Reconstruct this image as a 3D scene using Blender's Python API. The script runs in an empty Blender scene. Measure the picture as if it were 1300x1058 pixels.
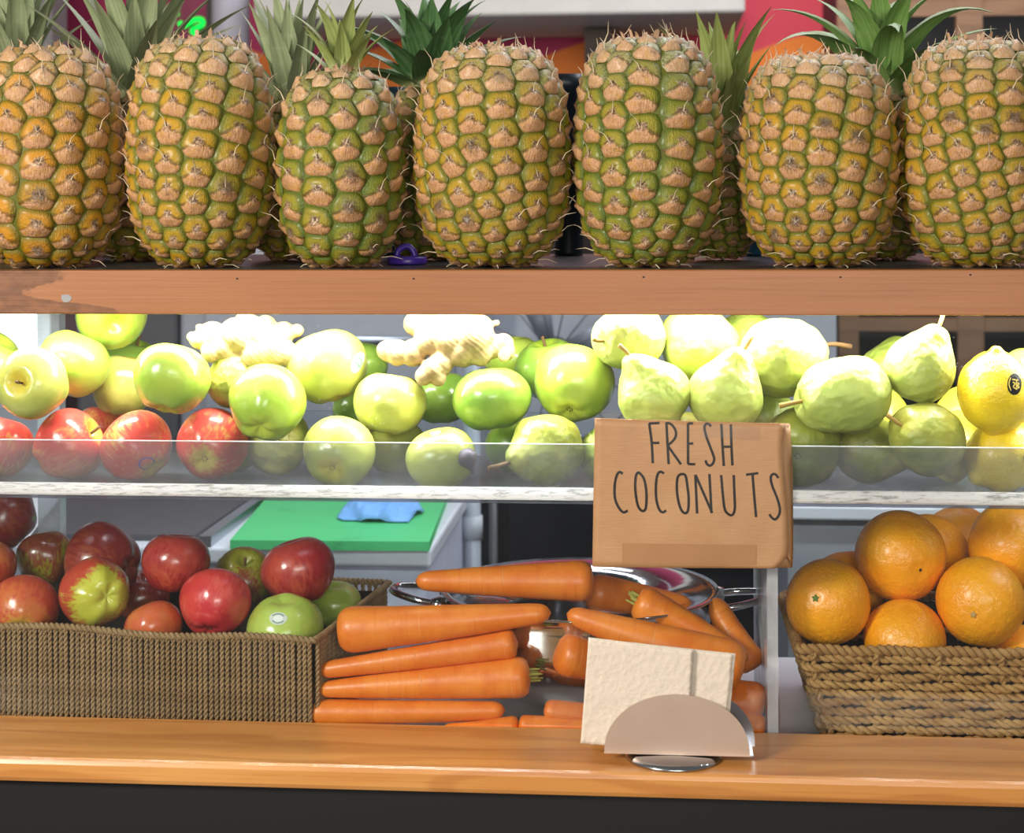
import bpy, bmesh, math, random
from mathutils import Vector, Matrix, Quaternion, noise
from mathutils.bvhtree import BVHTree

PI = math.pi
rnd = random.Random(7)
SC = bpy.context.scene
COL = SC.collection

# ------------------------------------------------------------------ camera
F_PX, CX, HOR = 2160.0, 650.0, 250.0
CAM = Vector((0.0, -1.6, 0.5))
R_CAM = (Matrix.Rotation(math.radians(5.0), 3, 'Z') @ Matrix.Rotation(PI / 2, 3, 'X')
         @ Matrix.Rotation(math.radians(-0.25), 3, 'Z'))
cd = bpy.data.cameras.new('camera')
cam = bpy.data.objects.new('camera', cd)
COL.objects.link(cam)
cam.matrix_world = Matrix.Translation(CAM) @ R_CAM.to_4x4()
cd.sensor_width = 36.0
cd.lens = F_PX / 1300.0 * 36.0
cd.shift_y = -(529.0 - HOR) / 1300.0
cd.clip_start = 0.05
cd.dof.use_dof = True
cd.dof.focus_distance = 1.66
cd.dof.aperture_fstop = 8.0
SC.camera = cam
SC.view_settings.view_transform = 'Standard'
SC.view_settings.look = 'None'
SC.view_settings.gamma = 1.0
SC.view_settings.use_curve_mapping = False
SC.view_settings.exposure = 0.0

# ------------------------------------------------------------------ light
w = bpy.data.worlds.new('world'); SC.world = w
w.use_nodes = True
w.node_tree.nodes['Background'].inputs[0].default_value = (1.0, 0.96, 0.92, 1)
w.node_tree.nodes['Background'].inputs[1].default_value = 0.16


def area(name, loc, target, sx, sy, power, color):
    l = bpy.data.lights.new(name, 'AREA')
    l.shape = 'RECTANGLE'; l.size = sx; l.size_y = sy
    l.energy = power; l.color = color
    o = bpy.data.objects.new(name, l); COL.objects.link(o)
    o.location = loc
    o.rotation_euler = (Vector(target) - Vector(loc)).to_track_quat('-Z', 'Y').to_euler()
    return o


area('market_lamp', (-1.55, -1.8, 1.12), (0.0, 0.05, 0.25), 0.5, 0.5, 62.0, (1.0, 0.92, 0.81))
area('front_fill', (0.3, -2.6, 0.70), (0.2, 0.0, 0.1), 1.2, 0.5, 31.0, (1.0, 0.95, 0.86))  # added low front fill without a known source, brightens the lower fruit
area('kitchen_lamp', (0.5, 1.05, 1.95), (0.3, 0.75, 0.2), 1.8, 0.3, 30.0, (0.92, 0.95, 1.0))
area('bench_fill', (-0.2, 0.43, 0.404), (-0.2, 0.8, 0.0), 1.3, 0.02, 3.0, (0.92, 0.94, 1.0))  # added fill hidden under the shelf rear to brighten the bench face
area('back_lamp', (0.6, 1.7, 2.0), (0.6, 2.3, 0.7), 2.2, 0.4, 20.0, (0.98, 0.97, 1.0))
area('shelf_light', (0.0, 0.062, 0.4035), (0.0, 0.062, 0.0), 1.5, 0.018, 12.5, (1.0, 0.98, 0.94))


# ------------------------------------------------------------------ helpers
def at(px, py, Y):
    v = R_CAM @ Vector(((px - CX) / F_PX, -(py - HOR) / F_PX, -1.0))
    return CAM + v * ((Y - CAM.y) / v.y)


def depth(p):
    return -(R_CAM.transposed() @ (Vector(p) - CAM)).z


V_R = R_CAM @ Vector((1, 0, 0)); V_U = R_CAM @ Vector((0, 1, 0)); V_T = R_CAM @ Vector((0, 0, 1))


def vdir(a):
    return (V_R * a[0] + V_U * a[1] + V_T * a[2]).normalized()


def lin(h):
    h = h.lstrip('#')
    c = [int(h[i:i + 2], 16) / 255 for i in (0, 2, 4)]
    return tuple((x / 12.92 if x <= 0.04045 else ((x + 0.055) / 1.055) ** 2.4) for x in c) + (1.0,)


def mesh_obj(name, bm, mat, parent=None, smooth=True, mw=None):
    me = bpy.data.meshes.new(name)
    bmesh.ops.recalc_face_normals(bm, faces=bm.faces[:])
    bm.to_mesh(me); bm.free()
    return link(name, me, mat, parent, smooth, mw)


def link(name, me, mat, parent=None, smooth=True, mw=None):
    if not me.get('fixed'):
        b = bmesh.new(); b.from_mesh(me)
        bmesh.ops.recalc_face_normals(b, faces=b.faces[:])
        b.to_mesh(me); b.free(); me['fixed'] = 1
    if mat is not None and not me.materials:
        for m in (mat if isinstance(mat, (list, tuple)) else [mat]):
            me.materials.append(m)
    if smooth:
        me.polygons.foreach_set('use_smooth', [True] * len(me.polygons))
    o = bpy.data.objects.new(name, me); COL.objects.link(o)
    if parent is not None:
        o.parent = parent
    if mw is not None:
        o.matrix_local = mw
    return o


def pydata(name, vs, fs, mat, parent=None, smooth=True, mw=None, uv=None):
    me = bpy.data.meshes.new(name)
    me.from_pydata([tuple(v) for v in vs], [], fs)
    if uv is not None:
        l = me.uv_layers.new(name='uv')
        idx = [0] * len(me.loops); me.loops.foreach_get('vertex_index', idx)
        l.data.foreach_set('uv', [c for i in idx for c in uv[i]])
    me.update()
    return link(name, me, mat, parent, smooth, mw)


def empty(name, loc, rz=0.0):
    o = bpy.data.objects.new(name, None); COL.objects.link(o)
    o.location = loc; o.rotation_euler = (0, 0, rz); o.empty_display_size = 0.02
    return o


def tag(o, label, cat, group=None):
    o['label'] = label; o['category'] = cat
    if group: o['group'] = group
    return o


def struct(o):
    o['kind'] = 'structure'
    return o


def box(bm, lo, hi, bev=0.0):
    lo, hi = Vector(lo), Vector(hi)
    r = bmesh.ops.create_cube(bm, size=1.0, matrix=Matrix.Translation((lo + hi) / 2) @ Matrix.Diagonal((*(hi - lo), 1)))
    if bev > 0:
        es = list({e for v in r['verts'] for e in v.link_edges})
        bmesh.ops.bevel(bm, geom=es, offset=bev, segments=2, profile=0.5, affect='EDGES')
    return bm


def bx(name, lo, hi, mat, parent=None, bev=0.0, smooth=False):
    return mesh_obj(name, box(bmesh.new(), lo, hi, bev), mat, parent, smooth)


def revolve(prof, seg=28, fn=None):
    """prof: (r, z) from one pole to the other, poles with r = 0; returns verts and faces"""
    vs, fs, rings = [], [], []
    for r, z in prof:
        if r <= 1e-6:
            rings.append([len(vs)]); vs.append(Vector((0, 0, z)))
        else:
            s = len(vs)
            for k in range(seg):
                a = 2 * PI * k / seg
                vs.append(Vector((r * math.cos(a), r * math.sin(a), z)))
            rings.append(list(range(s, s + seg)))
    for A, B in zip(rings, rings[1:]):
        for k in range(seg):
            k2 = (k + 1) % seg
            if len(A) == 1 and len(B) == 1: continue
            if len(A) == 1: fs.append((A[0], B[k2], B[k]))
            elif len(B) == 1: fs.append((A[k], A[k2], B[0]))
            else: fs.append((A[k], A[k2], B[k2], B[k]))
    if fn: vs = [fn(v) for v in vs]
    return vs, fs


def spline(pts, n):
    """Catmull-Rom through 2-D or 3-D points"""
    P = [Vector(p) for p in pts]
    P = [P[0] * 2 - P[1]] + P + [P[-1] * 2 - P[-2]]
    out = []
    m = len(P) - 3
    for i in range(n + 1):
        t = i / n * m
        k = min(int(t), m - 1); u = t - k
        a, b, c, d = P[k:k + 4]
        out.append(0.5 * ((2 * b) + (c - a) * u + (2 * a - 5 * b + 4 * c - d) * u * u + (3 * b - a - 3 * c + d) * u ** 3))
    return out


def tube(pts, rads, seg=8, cap=True):
    """tube along 3-D points; returns verts, faces"""
    vs, fs = [], []
    n = len(pts)
    up = Vector((0.123, 0.456, 0.88)).normalized()
    T0 = (pts[1] - pts[0]).normalized()
    nrm = (up - T0 * up.dot(T0)).normalized()
    for i in range(n):
        T = (pts[min(i + 1, n - 1)] - pts[max(i - 1, 0)]).normalized()
        nrm = (nrm - T * nrm.dot(T)).normalized()
        b = T.cross(nrm)
        r = rads[i] if isinstance(rads, (list, tuple)) else rads
        for k in range(seg):
            a = 2 * PI * k / seg
            vs.append(pts[i] + (nrm * math.cos(a) + b * math.sin(a)) * r)
    for i in range(n - 1):
        for k in range(seg):
            k2 = (k + 1) % seg
            fs.append((i * seg + k, i * seg + k2, (i + 1) * seg + k2, (i + 1) * seg + k))
    if cap:
        fs.append(tuple(range(seg))[::-1]); fs.append(tuple((n - 1) * seg + k for k in range(seg)))
    return vs, fs


def join(parts):
    V, Fc = [], []
    for vs, fs in parts:
        o = len(V); V += vs; Fc += [tuple(i + o for i in f) for f in fs]
    return V, Fc


# ------------------------------------------------------------------ materials
class M:
    def __init__(s, name):
        s.m = bpy.data.materials.new(name); s.m.use_nodes = True
        s.nt = s.m.node_tree
        s.nt.nodes.clear()
        s.out = s.nt.nodes.new('ShaderNodeOutputMaterial')

    def n(s, t, ins=None, **props):
        n = s.nt.nodes.new('ShaderNode' + t)
        for k, v in props.items(): setattr(n, k, v)
        for k, v in (ins or {}).items():
            if isinstance(v, bpy.types.NodeSocket): s.nt.links.new(v, n.inputs[k])
            else: n.inputs[k].default_value = v
        return n

    def ma(s, op, a, b=0.0, clamp=False):
        n = s.n('Math', {0: a, 1: b}, operation=op); n.use_clamp = clamp
        return n.outputs[0]

    def mix(s, f, a, b, blend='MIX'):
        n = s.nt.nodes.new('ShaderNodeMix'); n.data_type = 'RGBA'; n.blend_type = blend
        for k, v in ((0, f), (6, a), (7, b)):
            if isinstance(v, bpy.types.NodeSocket): s.nt.links.new(v, n.inputs[k])
            else: n.inputs[k].default_value = v
        return n.outputs[2]

    def mr(s, v, a, b, c=0.0, d=1.0):
        n = s.n('MapRange', {0: v, 1: a, 2: b, 3: c, 4: d}, interpolation_type='SMOOTHSTEP')
        return n.outputs[0]

    def obj(s, scale=(1, 1, 1), kind='Object', rand=0.0):
        tc = s.n('TexCoord')
        v = tc.outputs[kind]
        if rand:
            oi = s.n('ObjectInfo')
            r = s.ma('MULTIPLY', oi.outputs['Random'], rand)
            v = s.n('VectorMath', {0: v, 1: s.n('CombineXYZ', {0: r, 1: r, 2: r}).outputs[0]}, operation='ADD').outputs[0]
        if scale != (1, 1, 1):
            v = s.n('VectorMath', {0: v, 1: scale}, operation='MULTIPLY').outputs[0]
        return v

    def noise(s, vec, scale, detail=3.0, rough=0.55, dist=0.0):
        return s.n('TexNoise', {'Vector': vec, 'Scale': scale, 'Detail': detail, 'Roughness': rough, 'Distortion': dist}).outputs[0]

    def sep(s, vec):
        n = s.n('SeparateXYZ', {0: vec}); return n.outputs

    def bump(s, h, strength, dist=0.01):
        return s.n('Bump', {'Height': h, 'Strength': strength, 'Distance': dist}).outputs[0]

    def surf(s, color, rough=0.5, **kw):
        b = s.n('BsdfPrincipled', {'Base Color': color, 'Roughness': rough})
        for k, v in kw.items():
            k = k.replace('_', ' ')
            if isinstance(v, bpy.types.NodeSocket): s.nt.links.new(v, b.inputs[k])
            else: b.inputs[k].default_value = v
        s.nt.links.new(b.outputs[0], s.out.inputs[0])
        return s.m


def plain(name, col, rough=0.5, **kw):
    m = M(name)
    v = m.obj()
    f = m.noise(v, 30.0, 4)
    c = lin(col)
    d = tuple(x * 0.82 for x in c[:3]) + (1,)
    return m.surf(m.mix(f, d, c), rough, **kw)


def wood(name, c_lo, c_hi, c_line, rough=0.35, knots=False, sx=1.0):
    m = M(name)
    v = m.obj()
    warp = m.noise(m.obj((1.2 * sx, 6, 6)), 1.6, 3)
    x = m.sep(v)
    band = m.ma('ADD', m.ma('MULTIPLY', x[1], 30.0), m.ma('MULTIPLY', x[2], 30.0))
    band = m.ma('ADD', band, m.ma('MULTIPLY', warp, 5.0))
    rings = m.ma('ABSOLUTE', m.ma('SINE', m.ma('MULTIPLY', band, 2.4)))
    fine = m.noise(m.obj((3 * sx, 140, 140)), 2.0, 5, 0.65)
    broad = m.noise(m.obj((2.0 * sx, 9, 9)), 1.5, 2)
    c = m.mix(m.mr(broad, 0.3, 0.7), lin(c_lo), lin(c_hi))
    c = m.mix(m.ma('MULTIPLY', m.mr(rings, 0.86, 1.0), 0.35), c, lin(c_line))
    c = m.mix(m.ma('MULTIPLY', m.mr(fine, 0.5, 0.72), 0.35), c, lin(c_line))
    if knots:
        kn = m.noise(m.obj((7 * sx, 34, 34)), 1.0, 4, 0.7, 1.2)
        c = m.mix(m.ma('MULTIPLY', m.mr(kn, 0.68, 0.78), 0.7), c, lin('#6a3512'))
    return m.surf(c, rough, Normal=m.bump(fine, 0.12, 0.002), Coat_Weight=0.25, Coat_Roughness=0.2)


def fruit_mat(name, base, base2, blush=None, blush_lo=0.45, blush_hi=0.6, pole=None, grad=0.0, streak=0.5, dots=0.3, dotcol='#e8e6a0', rough=0.28, coat=0.35, lump=0.05):
    """skin of a pome: unit-sized object coordinates, streaks along the core axis, pale lenticels, a blush on one side"""
    m = M(name)
    v = m.obj(rand=9.0)
    x = m.sep(m.obj())
    big = m.noise(v, 1.1, 2)
    st = m.noise(m.n('VectorMath', {0: v, 1: (7, 7, 1.2)}, operation='MULTIPLY').outputs[0], 1.6, 4)
    c = m.mix(m.mr(big, 0.35, 0.65), lin(base), lin(base2))
    if blush:
        f = m.ma('ADD', m.ma('MULTIPLY', m.ma('SUBTRACT', st, 0.5), streak), m.noise(v, 0.9, 1))
        if grad: f = m.ma('ADD', f, m.ma('MULTIPLY', x[2], grad))
        c = m.mix(m.mr(f, blush_lo, blush_hi), c, lin(blush))
    else:
        c = m.mix(m.ma('MULTIPLY', m.mr(st, 0.45, 0.7), 0.25 * streak), c, lin(base2))
    if pole:
        rr = m.ma('SQRT', m.ma('ADD', m.ma('MULTIPLY', x[0], x[0]), m.ma('MULTIPLY', x[1], x[1])))
        rr = m.ma('ADD', rr, m.ma('MULTIPLY', m.ma('SUBTRACT', st, 0.5), 0.5))
        c = m.mix(m.mr(rr, 0.55, 0.2), c, lin(pole))
    vo = m.n('TexVoronoi', {'Vector': v, 'Scale': 9.0}).outputs[0]
    c = m.mix(m.ma('MULTIPLY', m.mr(vo, 0.09, 0.03), dots), c, lin(dotcol))
    sc = m.noise(v, 2.7, 4, 0.7)
    c = m.mix(m.ma('MULTIPLY', m.mr(sc, 0.68, 0.76), 0.35), c, lin('#8a6a2a'))
    return m.surf(c, rough, Coat_Weight=coat, Coat_Roughness=0.12, Subsurface_Weight=0.12, Subsurface_Radius=(0.6, 0.5, 0.2), Subsurface_Scale=0.1,
                  Normal=m.bump(m.noise(v, 2.6, 1.5), lump, 0.05))


def acrylic(name, haze=0.03, tint='#f6fafa', specks=0.0, rough=0.02, dust='#dfe3e8'):
    m = M(name)
    tr = m.n('BsdfTransparent', {'Color': lin(tint)})
    gl = m.n('BsdfGlossy', {'Color': (1, 1, 1, 1), 'Roughness': rough})
    fr = m.n('LayerWeight', {'Blend': 0.5}).outputs['Facing']
    fr = m.ma('ADD', m.ma('MULTIPLY', m.ma('POWER', fr, 5.0), 0.9), 0.013, True)
    a = m.n('MixShader', {0: fr, 1: tr.outputs[0], 2: gl.outputs[0]})
    df = m.n('BsdfDiffuse', {'Color': lin(dust)})
    v = m.obj()
    h = m.ma('MULTIPLY', m.mr(m.noise(v, 14.0, 4), 0.3, 0.8, 0.5, 1.3), haze)
    if specks:
        vo = m.n('TexVoronoi', {'Vector': v, 'Scale': 210.0}).outputs[0]
        cl = m.mr(m.noise(v, 16.0, 1), 0.6, 0.7)
        h = m.ma('ADD', h, m.ma('MULTIPLY', m.ma('MULTIPLY', m.mr(vo, 0.16, 0.08), cl), specks), True)
    b = m.n('MixShader', {0: h, 1: a.outputs[0], 2: df.outputs[0]})
    m.nt.links.new(b.outputs[0], m.out.inputs[0])
    return m.m


def metal(name, col='#c9ccd2', rough=0.22, brushed=False):
    m = M(name)
    n = m.noise(m.obj((4, 4, 160) if brushed else (1, 1, 1)), 6.0, 4)
    return m.surf(m.mix(n, tuple(x * 0.85 for x in lin(col)[:3]) + (1,), lin(col)), rough, Metallic=1.0,
                  Normal=m.bump(n, 0.05 if brushed else 0.01, 0.002))
# ------------------------------------------------------------------ setting and stall
m_ledge = wood('pine_ledge', '#c58544', '#d49a58', '#9c5826', 0.3, knots=True)
m_board = wood('shelf_board_wood', '#9a6238', '#a56c42', '#7d4a28', 0.45)
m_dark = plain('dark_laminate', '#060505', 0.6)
m_top = plain('grey_shelf_top', '#3c3b3d', 0.32)
m_deck = plain('white_deck', '#cfcdd4', 0.35)
m_steel = metal('brushed_steel', '#b9bfca', 0.28, True)
m_floor = plain('kitchen_floor', '#4a4644', 0.6)
m_acr = acrylic('clear_acrylic', 0.012, specks=0.0)
m_pane = acrylic('dusty_pane', 0.006, specks=0.6)
m_low = acrylic('clean_pane', 0.006)
m_lip = acrylic('hazy_lip', 0.075, tint='#e8ebee', specks=0.15)
m_trayf = acrylic('tray_floor_acrylic', 0.3, tint='#ccd0d8', rough=0.15, dust='#8d9198')
m_edge = acrylic('acrylic_edge', 0.62, tint='#f4f8fb', rough=0.1)

# frosted, roughly sawn front edge of the tray: lets light through and scatters it
mm = M('sawn_acrylic_edge')
v_ = mm.obj()
sc_ = mm.mr(mm.noise(mm.obj((22, 40, 170)), 3.0, 5, 0.7), 0.52, 0.6)
tl_ = mm.n('BsdfTranslucent', {'Color': lin('#ffffff')})
df_ = mm.n('BsdfDiffuse', {'Color': mm.mix(mm.ma('MULTIPLY', sc_, 0.85), lin('#eef0f2'), lin('#55585c'))})
gl_ = mm.n('BsdfGlossy', {'Roughness': 0.15})
a_ = mm.n('MixShader', {0: 0.5, 1: df_.outputs[0], 2: tl_.outputs[0]})
b_ = mm.n('MixShader', {0: 0.12, 1: a_.outputs[0], 2: gl_.outputs[0]})
mm.nt.links.new(b_.outputs[0], mm.out.inputs[0])
m_sawn = mm.m

Z_DECK, Z_TRAY, Z_BOARD, Z_SHELF = -0.020, 0.2143, 0.389, 0.431
XL, XR = -0.86, 0.74

struct(bx('floor', (-3.0, -3.2, -0.97), (3.0, 2.62, -0.95), m_floor))
mw_ = M('mural_paint')
x_ = mw_.sep(mw_.obj())
wob = mw_.ma('ADD', mw_.ma('MULTIPLY', mw_.ma('SINE', mw_.ma('MULTIPLY', x_[0], 13.0)), 0.03),
             mw_.ma('MULTIPLY', mw_.noise(mw_.obj((1, 0, 0)), 3.0, 1), 0.05))
zz = mw_.ma('ADD', x_[2], wob)
n_ = mw_.noise(mw_.obj(), 9.0, 5)
pink = mw_.mix(mw_.mr(x_[0], -0.4, 0.5), lin('#a02454'), lin('#d8434f'))
c_ = mw_.mix(mw_.mr(zz, 0.872, 0.880), lin('#e07a20'), pink)
c_ = mw_.mix(mw_.mr(zz, 0.70, 0.705), lin('#1d2126'), c_)
c_ = mw_.mix(mw_.ma('MULTIPLY', n_, 0.2), c_, lin('#7a3040'))
struct(bx('wall_back', (-3.0, 2.5, -0.95), (3.0, 2.62, 2.3), mw_.surf(c_, 0.7)))
struct(bx('ceiling', (-3.0, 0.5, 2.3), (3.0, 2.62, 2.36), plain('ceiling_paint', '#b8b4ae', 0.8)))

# counter: ledge, front panel, deck behind the pane
ct = tag(empty('counter', (0, 0, -0.95)), 'varnished pine counter with knotty ledge running along the bottom under the baskets', 'counter')
P = Matrix.Translation((0, 0, 0.95))
bm = box(bmesh.new(), (-1.2, -0.124, -0.022), (1.15, 0.002, 0.0), 0.005)
mesh_obj('ledge', bm, m_ledge, ct, False, P)
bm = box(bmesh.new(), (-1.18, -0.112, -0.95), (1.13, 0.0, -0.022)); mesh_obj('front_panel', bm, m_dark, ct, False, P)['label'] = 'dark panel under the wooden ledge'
bm = box(bmesh.new(), (-1.18, 0.002, -0.04), (1.13, 0.335, Z_DECK)); mesh_obj('deck', bm, m_deck, ct, False, P)['label'] = 'white deck under the baskets'
bm = box(bmesh.new(), (-1.18, 0.31, -0.95), (1.13, 0.335, -0.04)); mesh_obj('back_panel', bm, m_dark, ct, False, P)

# the left end of the board carries an old dark water stain
mfb = M('stained_board_wood')
v_ = mfb.obj(); x_ = mfb.sep(v_)
bd = mfb.noise(mfb.obj((2, 9, 9)), 1.5, 2); fn_ = mfb.noise(mfb.obj((3, 140, 140)), 2.0, 5, 0.65)
co = mfb.mix(mfb.mr(bd, 0.3, 0.7), lin('#9a6238'), lin('#a56c42'))
co = mfb.mix(mfb.ma('MULTIPLY', mfb.mr(fn_, 0.5, 0.72), 0.35), co, lin('#7d4a28'))
zc = mfb.ma('SUBTRACT', x_[2], -0.0)
X40, X80, X145 = at(42, 370, 0).x, at(82, 350, 0).x, at(150, 395, 0).x
wobx = mfb.ma('MULTIPLY', mfb.ma('SUBTRACT', mfb.noise(mfb.obj((1, 1, 1)), 90.0, 4), 0.5), 0.035)
lim = mfb.ma('ADD', mfb.ma('ADD', X40, wobx), mfb.ma('ADD', mfb.mr(x_[2], 0.018, 0.004, 0.0, X145 - X40), mfb.mr(x_[2], 0.022, 0.034, 0.0, X80 - X40)))
stn = mfb.mr(mfb.ma('SUBTRACT', lim, x_[0]), -0.002, 0.006)
co = mfb.mix(mfb.ma('MULTIPLY', stn, mfb.mr(mfb.noise(mfb.obj((1, 1, 2)), 60.0, 4), 0.2, 0.7, 0.35, 0.75)), co, lin('#4f2a10'))
m_front = mfb.surf(co, 0.45, Normal=mfb.bump(fn_, 0.12, 0.002))


# upper shelf with its wooden front board
sh = tag(empty('shelf', (0, 0, Z_BOARD)), 'long shelf with a plain wooden front board carrying the row of pineapples', 'shelf')
P = Matrix.Translation((0, 0, -Z_BOARD))
bm = box(bmesh.new(), (-1.2, -0.006, Z_BOARD), (1.15, 0.016, Z_SHELF), 0.0012)
bmesh.ops.translate(bm, verts=bm.verts[:], vec=(0, 0, -Z_BOARD))
fb = mesh_obj('front_board', bm, m_front, sh, False)
bm = box(bmesh.new(), (-1.2, 0.0165, Z_SHELF - 0.0118), (1.15, 0.46, Z_SHELF - 0.0005)); mesh_obj('shelf_top', bm, m_top, sh, False, P)['label'] = 'dark grey shelf top'
def flat_poly(name, pts, Y, mat, parent, th=0.0004):
    """thin sheet facing the viewer: outline in photo pixels on the plane y = Y"""
    pw = [at(px, py, Y) for px, py in pts]
    n = len(pw)
    vs = pw + [p + Vector((0, th, 0)) for p in pw]
    fs = [tuple(range(n)), tuple(range(2 * n - 1, n - 1, -1))] + [(i, i + n, (i + 1) % n + n, (i + 1) % n) for i in range(n)]
    mw = parent.matrix_world.inverted() if parent else Matrix()
    return pydata(name, vs, fs, mat, parent, False, mw)


def curve_pts(ctrl, n=24):
    return [tuple(p) for p in spline(ctrl, n)]


bpy.context.view_layer.update()
flat_poly('paint_dab', curve_pts([(78, 375), (86, 374), (91, 378), (88, 383), (82, 384), (78, 380), (78, 375)], 14), -0.0064, plain('dab', '#9a9a9c', 0.5), sh)['label'] = 'small grey dab'
for qx, qy in ((301, 354), (525, 354), (817, 352), (1067, 352), (1232, 349)):
    flat_poly('nail_hole', [(qx + 1.6 * math.cos(a), qy + 1.3 * math.sin(a)) for a in [k * PI / 3 for k in range(6)]], -0.0063, m_dark, sh)
# light fitting under the shelf
lf = tag(empty('light_fitting', (0, 0.062, 0.411)), 'slim strip light fixed under the pineapple shelf above the pears', 'light')
bm = box(bmesh.new(), (-0.78, -0.014, -0.0065), (0.78, 0.014, 0.008)); mesh_obj('housing', bm, m_steel, lf, False)

# acrylic tray hung between shelf and counter
tr_ = tag(empty('display_tray', (0, 0, Z_TRAY)), 'clear acrylic tray holding the apples, pears and ginger under the shelf', 'tray')
P = Matrix.Translation((0, 0, -Z_TRAY))
def tpart(name, lo, hi, mat, bev=0.0):
    return mesh_obj(name, box(bmesh.new(), lo, hi, bev), mat, tr_, False, P)
tpart('tray_floor', (-1.15, 0.0045, Z_TRAY - 0.0045), (1.1, 0.27, Z_TRAY), m_trayf)
tpart('front_lip', (-1.15, -0.0045, 0.2265), (1.1, -0.001, 0.2668), m_lip)
tpart('lip_edge', (-1.15, -0.0045, 0.2668), (1.1, -0.001, 0.2676), m_edge)
bm = bmesh.new()
prof = [(-0.0065, 0.2165), (-0.0065, 0.2205), (-0.0015, 0.2252), (0.004, 0.2252), (0.004, 0.2145), (-0.004, 0.2145)]
va = [[bm.verts.new((x, y, z)) for y, z in prof] for x in (-1.15, 1.1)]
for i in range(6):
    bm.faces.new((va[0][i], va[0][(i + 1) % 6], va[1][(i + 1) % 6], va[1][i]))
bm.faces.new(va[0]); bm.faces.new(va[1][::-1])
mesh_obj('sawn_edge', bm, m_sawn, tr_, False, P)
tpart('back_wall', (-1.15, 0.27, Z_TRAY - 0.006), (1.1, 0.274, 0.262), m_acr)

pn = bx('upper_pane', (-1.15, 0.0085, 0.2145), (1.1, 0.0115, Z_BOARD - 0.0005), m_pane)
tag(pn, 'clear upper pane between the shelf board and the acrylic tray', 'pane')
xd = at(981, 830, 0.004).x
for nm, xa, xb, lb in (('lower_pane', -1.15, xd - 0.0065, 'wide clear pane in front of the apple basket and the carrots'),
                       ('lower_pane', xd + 0.0065, 1.1, 'clear pane in front of the basket of oranges')):
    tag(bx(nm, (xa, 0.0045, 0.0002), (xb, 0.0075, 0.2094), m_low), lb, 'pane')
dv = bx('divider', (xd - 0.005, 0.0045, Z_DECK), (xd + 0.005, 0.24, 0.2094), m_edge)
tag(dv, 'upright clear acrylic divider between the carrots and the basket of oranges', 'divider')
xp = at(66, 640, 0.30).x
ps = bx('acrylic_post', (xp - 0.013, 0.29, Z_DECK), (xp + 0.013, 0.31, 0.40), m_edge)
tag(ps, 'clear acrylic post rising behind the left end of the apple basket', 'post')

# ------------------------------------------------------------------ kitchen behind the stall
def wbox(name, px0, px1, py0, py1, Y, dy, mat, bev=0.0, parent=None):
    """box whose front face spans the given photo rectangle at distance Y"""
    c0, c1 = at(px0, (py0 + py1) / 2, Y), at(px1, (py0 + py1) / 2, Y)
    pc = (px0 + px1) / 2
    t, b = at(pc, py0, Y), at(pc, py1, Y)
    return bx(name, (c0.x, Y, b.z), (c1.x, Y + dy, t.z), mat, parent, bev)


m_white = plain('white_enamel', '#d9dbe6', 0.3)
m_bluegrey = plain('blue_grey_panel', '#a9acbc', 0.4)
m_rubber = plain('rubber_mat', '#4a474c', 0.7)
m_brown = wood('brown_frame', '#8d6a50', '#9c785c', '#6a4a34', 0.6)
m_black = plain('black_interior', '#0a0a0c', 0.5)

ZB = 0.05
bench = tag(empty('prep_bench', (0, 0.8, -0.95)), 'white topped prep bench carrying the green cutting board', 'bench')
xl_, xr_ = at(40, 690, 0.55).x, at(547, 690, 0.55).x
P = Matrix.Translation((0, -0.8, 0.95))
bm = box(bmesh.new(), (xl_ - 0.3, 0.55, ZB - 0.022), (xr_, 1.02, ZB), 0.004); mesh_obj('bench_top', bm, m_white, bench, False, P)
bm = box(bmesh.new(), (xl_ - 0.28, 0.562, -0.88), (xr_ - 0.008, 1.01, ZB - 0.022)); mesh_obj('cabinet', bm, plain('bench_side', '#d4d8ee', 0.4), bench, False, P)
for sx, sy in ((xl_ - 0.25, 0.60), (xr_ - 0.05, 0.60), (xl_ - 0.25, 0.96), (xr_ - 0.05, 0.96)):
    bm = box(bmesh.new(), (sx - 0.02, sy - 0.02, -0.95), (sx + 0.02, sy + 0.02, -0.88)); mesh_obj('foot', bm, m_dark, bench, False, P)


def slab_on(name, corners, z, th, mat, label, cat):
    """flat board lying on the bench, corners given as photo pixels on the plane of its top"""
    pts = []
    for px, py in corners:
        v = R_CAM @ Vector(((px - CX) / F_PX, -(py - HOR) / F_PX, -1.0))
        pts.append(CAM + v * ((z + th - CAM.z) / v.z))
    bm = bmesh.new()
    a = [bm.verts.new(p) for p in pts]; b = [bm.verts.new(p - Vector((0, 0, th))) for p in pts]
    bm.faces.new(a); bm.faces.new(b[::-1])
    for i in range(4): bm.faces.new((a[i], b[i], b[(i + 1) % 4], a[(i + 1) % 4]))
    return tag(mesh_obj(name, bm, mat, None, False), label, cat)


mg = M('green_board')
ng = mg.noise(mg.obj(), 14.0, 5, 0.7)
m_green = mg.surf(mg.mix(mg.mr(ng, 0.55, 0.75), lin('#45b56f'), lin('#359c60')), 0.5)
slab_on('cutting_board', [(292, 686), (545, 688), (572, 618), (352, 616)], ZB, 0.012, m_green, 'green plastic cutting board on the white bench behind the apples', 'cutting board')
slab_on('rubber_mat', [(40, 678), (247, 680), (338, 618), (92, 612)], ZB, 0.008, m_rubber, 'dark grey rubber mat left of the green cutting board', 'mat')
slab_on('steel_strip', [(252, 681), (268, 681), (352, 618), (341, 618)], ZB, 0.014, m_steel, 'narrow steel strip between the grey mat and the green board', 'strip')

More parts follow.
